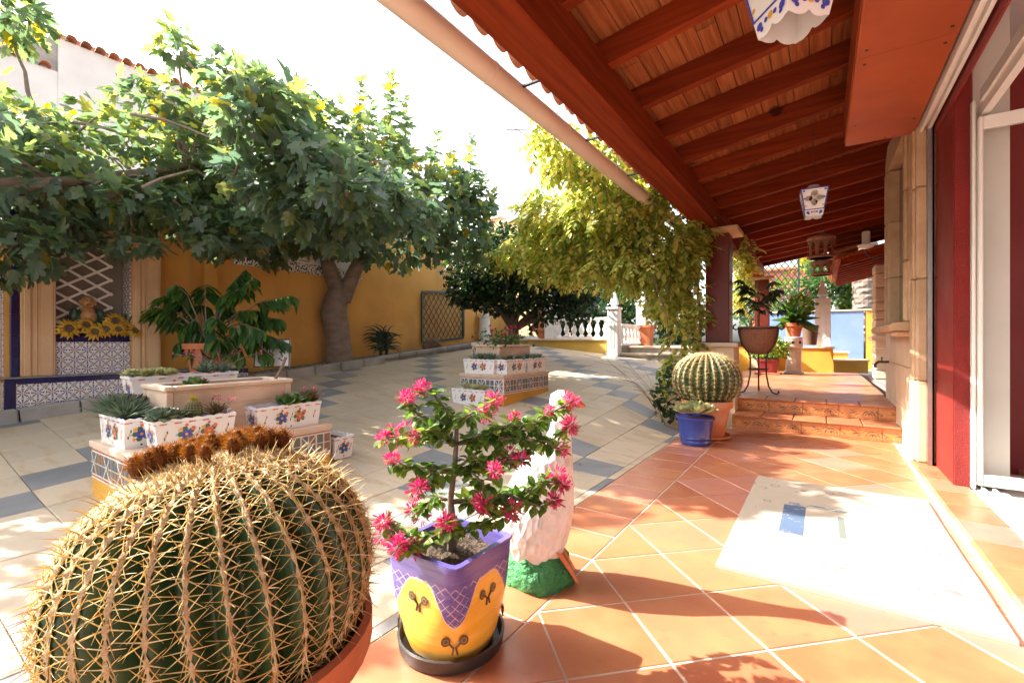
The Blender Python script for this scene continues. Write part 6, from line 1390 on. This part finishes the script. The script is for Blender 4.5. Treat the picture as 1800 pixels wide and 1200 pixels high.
# trellis screen far
lattice('trellis_screen', 'tall dark green trellis screen beyond the terrace end', P(1300, 560, 15.5), (CS, SN, 0), (0, 0, 1), 2.0, 2.2, .22, M_['green_paint'], .06, .03, ang=.8)
# palm
def palm(base, H, R, lab, frs=True):
    t = thing('palm_tree', lab, 'tree', base); mb = MB(); N = 18; nz = int(H / .09); vs = []
    for i in range(nz + 1):
        for k in range(N): a = 2 * math.pi * k / N; r = R * (1 + .10 * ((i % 2) * .9) + .05 * math.sin(k * 5 + i * 2.3)); vs.append((r * math.cos(a), r * math.sin(a), H * i / nz))
    mb.add(vs, [(i * N + k, i * N + (k + 1) % N, (i + 1) * N + (k + 1) % N, (i + 1) * N + k) for i in range(nz) for k in range(N)]); mb.build('trunk', M_['palmbark'], t)
    fm = MB()
    for k in range(26):
        a = k * 2.4; el = .9 - .06 * k; L = 2.2; p = Vector((0, 0, H)); e = Vector((math.cos(a), math.sin(a), 0)); pts = [p.copy()]
        for q in range(8): th = el - q * .2; p = p + (e * math.cos(th) + Vector((0, 0, math.sin(th)))) * L / 8; pts.append(p.copy())
        fm.tube(pts, [.03 - .003 * q for q in range(9)], 4)
        ps, fs_, ss = [], [], []
        for q in range(1, 9):
            for j in range(3):
                for s in (-1, 1): b = pts[q - 1].lerp(pts[q], j / 3); ps.append(tuple(b)); fs_.append(tuple(Vector((-e.y, e.x, 0)) * s + (pts[q] - pts[q - 1]).normalized() * .7 + Vector((0, 0, -.2)))); ss.append(.5 - .03 * q)
        v, f = scatter(([(-.03, 0, 0), (.03, 0, 0), (0, 1, -.1)], [(0, 1, 2)]), ps, fs_, ss); fm.add(v, f)
    fm.build('crown', M_['shrub'], t)['kind'] = 'stuff'
b_ = P(1520, 556, 15.8); b_.z = 1.0; palm(b_, 5.6, .34, 'thick scaly palm trunk behind the blue wall')
b_ = P(1417, 520, 26); b_.z = 1.0; palm(b_, 7.5, .30, 'slender distant palm behind the salmon house corner')
b_ = P(489, 150, 17); b_.z = .5; palm(b_, 9.0, .2, 'palm whose fronds just show above the fig crown')
tag(MB().box(-6, 14, 15.2, 60, -.5, 1.0).build('back_garden', M_['gravelbed']), kind='structure')
def building(name, lab, x0, x1, y0, y1, z0, z1, m, wins=(), eave=True, rm='rooftile'):
    t = thing(name, lab, 'building', (x0, y0, z0)); O = (-x0, -y0, -z0)
    MB().box(x0, x1, y0, y1, z0, z1).build('wall', m, t, loc=O)
    if eave: MB().bbox(x0 - .25, x1 + .25, y0 - .25, y1 + .25, z1 + .001, z1 + .18, .05).build('roof', M_[rm], t, loc=O)
    return t, O
# salmon house beyond
sal = mat('salmon render', (.52, .17, .10), (.46, .14, .08), 2, .85)
xa = P(1330, 600, 26); xb = P(1520, 600, 26)
t, O = building('salmon_house', 'salmon rendered house with red roof edge seen beyond the palm', xa.x, xb.x + 3, 27, 33, -.5, 4.6, sal)
for k in range(3): MB().box(xa.x + 1 + k * 2.4, xa.x + 1.9 + k * 2.4, 26.97, 26.999, 2.2, 3.6).build('window', M_['mirror'], t, loc=O)
MB().bbox(xa.x + 3.2, xa.x + 3.6, 26.4, 26.8, -.5, 5.2, .02).build('porch_pillar', M_['white_st'], t, loc=O)
# ochre stepped house behind the citrus
oc = mat('pale ochre render', (.60, .38, .18), (.54, .33, .15), 2, .85); b_ = P(845, 600, 30)
t = thing('stepped_house', 'pale ochre house with stepped parapets rising behind the trees', 'building', (b_.x, b_.y, 0))
for (dx, w_, zt_2) in ((0, 1.6, 8.9), (1.601, 2.6, 8.5), (4.202, 3.5, 7.8)): 
    MB().box(dx, dx + w_, 0, 6, -.5, zt_2).build('wall_block', oc, t); MB().bbox(dx - .08, dx + w_ - .01, -.12, 6.1, zt_2 + .001, zt_2 + .18, .02).build('coping', M_['peach'], t)
# white house beyond the wall
wh = thing('white_house', 'white rendered house with clay tile eaves above the fig trees', 'building', (-13, 2.5, 0)); O = (13, -2.5, 0)
MB().box(-17, -13, 2.5, 12, -.5, 7.25).build('wall', M_['white_st'], wh, loc=O); MB().box(-17, -13.02, -6, 2.499, -.5, 6.55).build('wing', M_['white_st'], wh, loc=O); MB().box(-13.6, -13.05, 1.4, 2.498, 6.56, 7.2).build('vent_box', M_['kerb'], wh, loc=O)
for k in range(40): y_ = 2.45 + k * .23; piece('roof_tile', bm_, wh, (-12.85 + 13, y_ - 2.5, 7.27), (0, 0, math.pi) if 0 else (0, .2, math.pi))
for k in range(30): piece('roof_tile', bm_, wh, (-12.9 + 13, 2.3 - k * .23 - 2.5, 6.57), (0, .2, math.pi))
MB().box(-16.8, -13.3, 2.6, 12, 7.255, 7.5).build('roof', M_['rooftile'], wh, loc=O)
aw = MB(); pl = [(-.55, 4.6), (.55, 4.6), (.55, 5.5)] + [(.55 * math.cos(math.pi * k / 8), 5.5 + .55 * math.sin(math.pi * k / 8)) for k in range(1, 8)] + [(-.55, 5.5)]
aw.add([(-13.005, 1.3 + a, b) for a, b in pl], [tuple(range(len(pl)))]); aw.build('arched_window', mat('taupe shutter', (.30, .25, .20), rough=.6), wh, loc=O)
aw = MB(); aw.tube([(-13.0, 1.3 + a * 1.06, b) for a, b in pl[2:]], .05, 6); aw.build('window_arch', M_['stone_sm'], wh, loc=O)
# fallen leaves
for k in range(16):
    x, y = random.uniform(-3.2, -1.3), random.uniform(3.2, 6.2); v, f = scatter(LEAFQ, [(0, 0, .006)], unit(1) * [1, 1, .1], [random.uniform(.025, .04)])
    tag(MB().add(v, f).build('fallen_leaf', M_['tuft'], loc=(x, y, zc(x, y))), 'dry brown fallen leaf lying on the courtyard paving', 'leaf', 'fallen leaves on the courtyard')
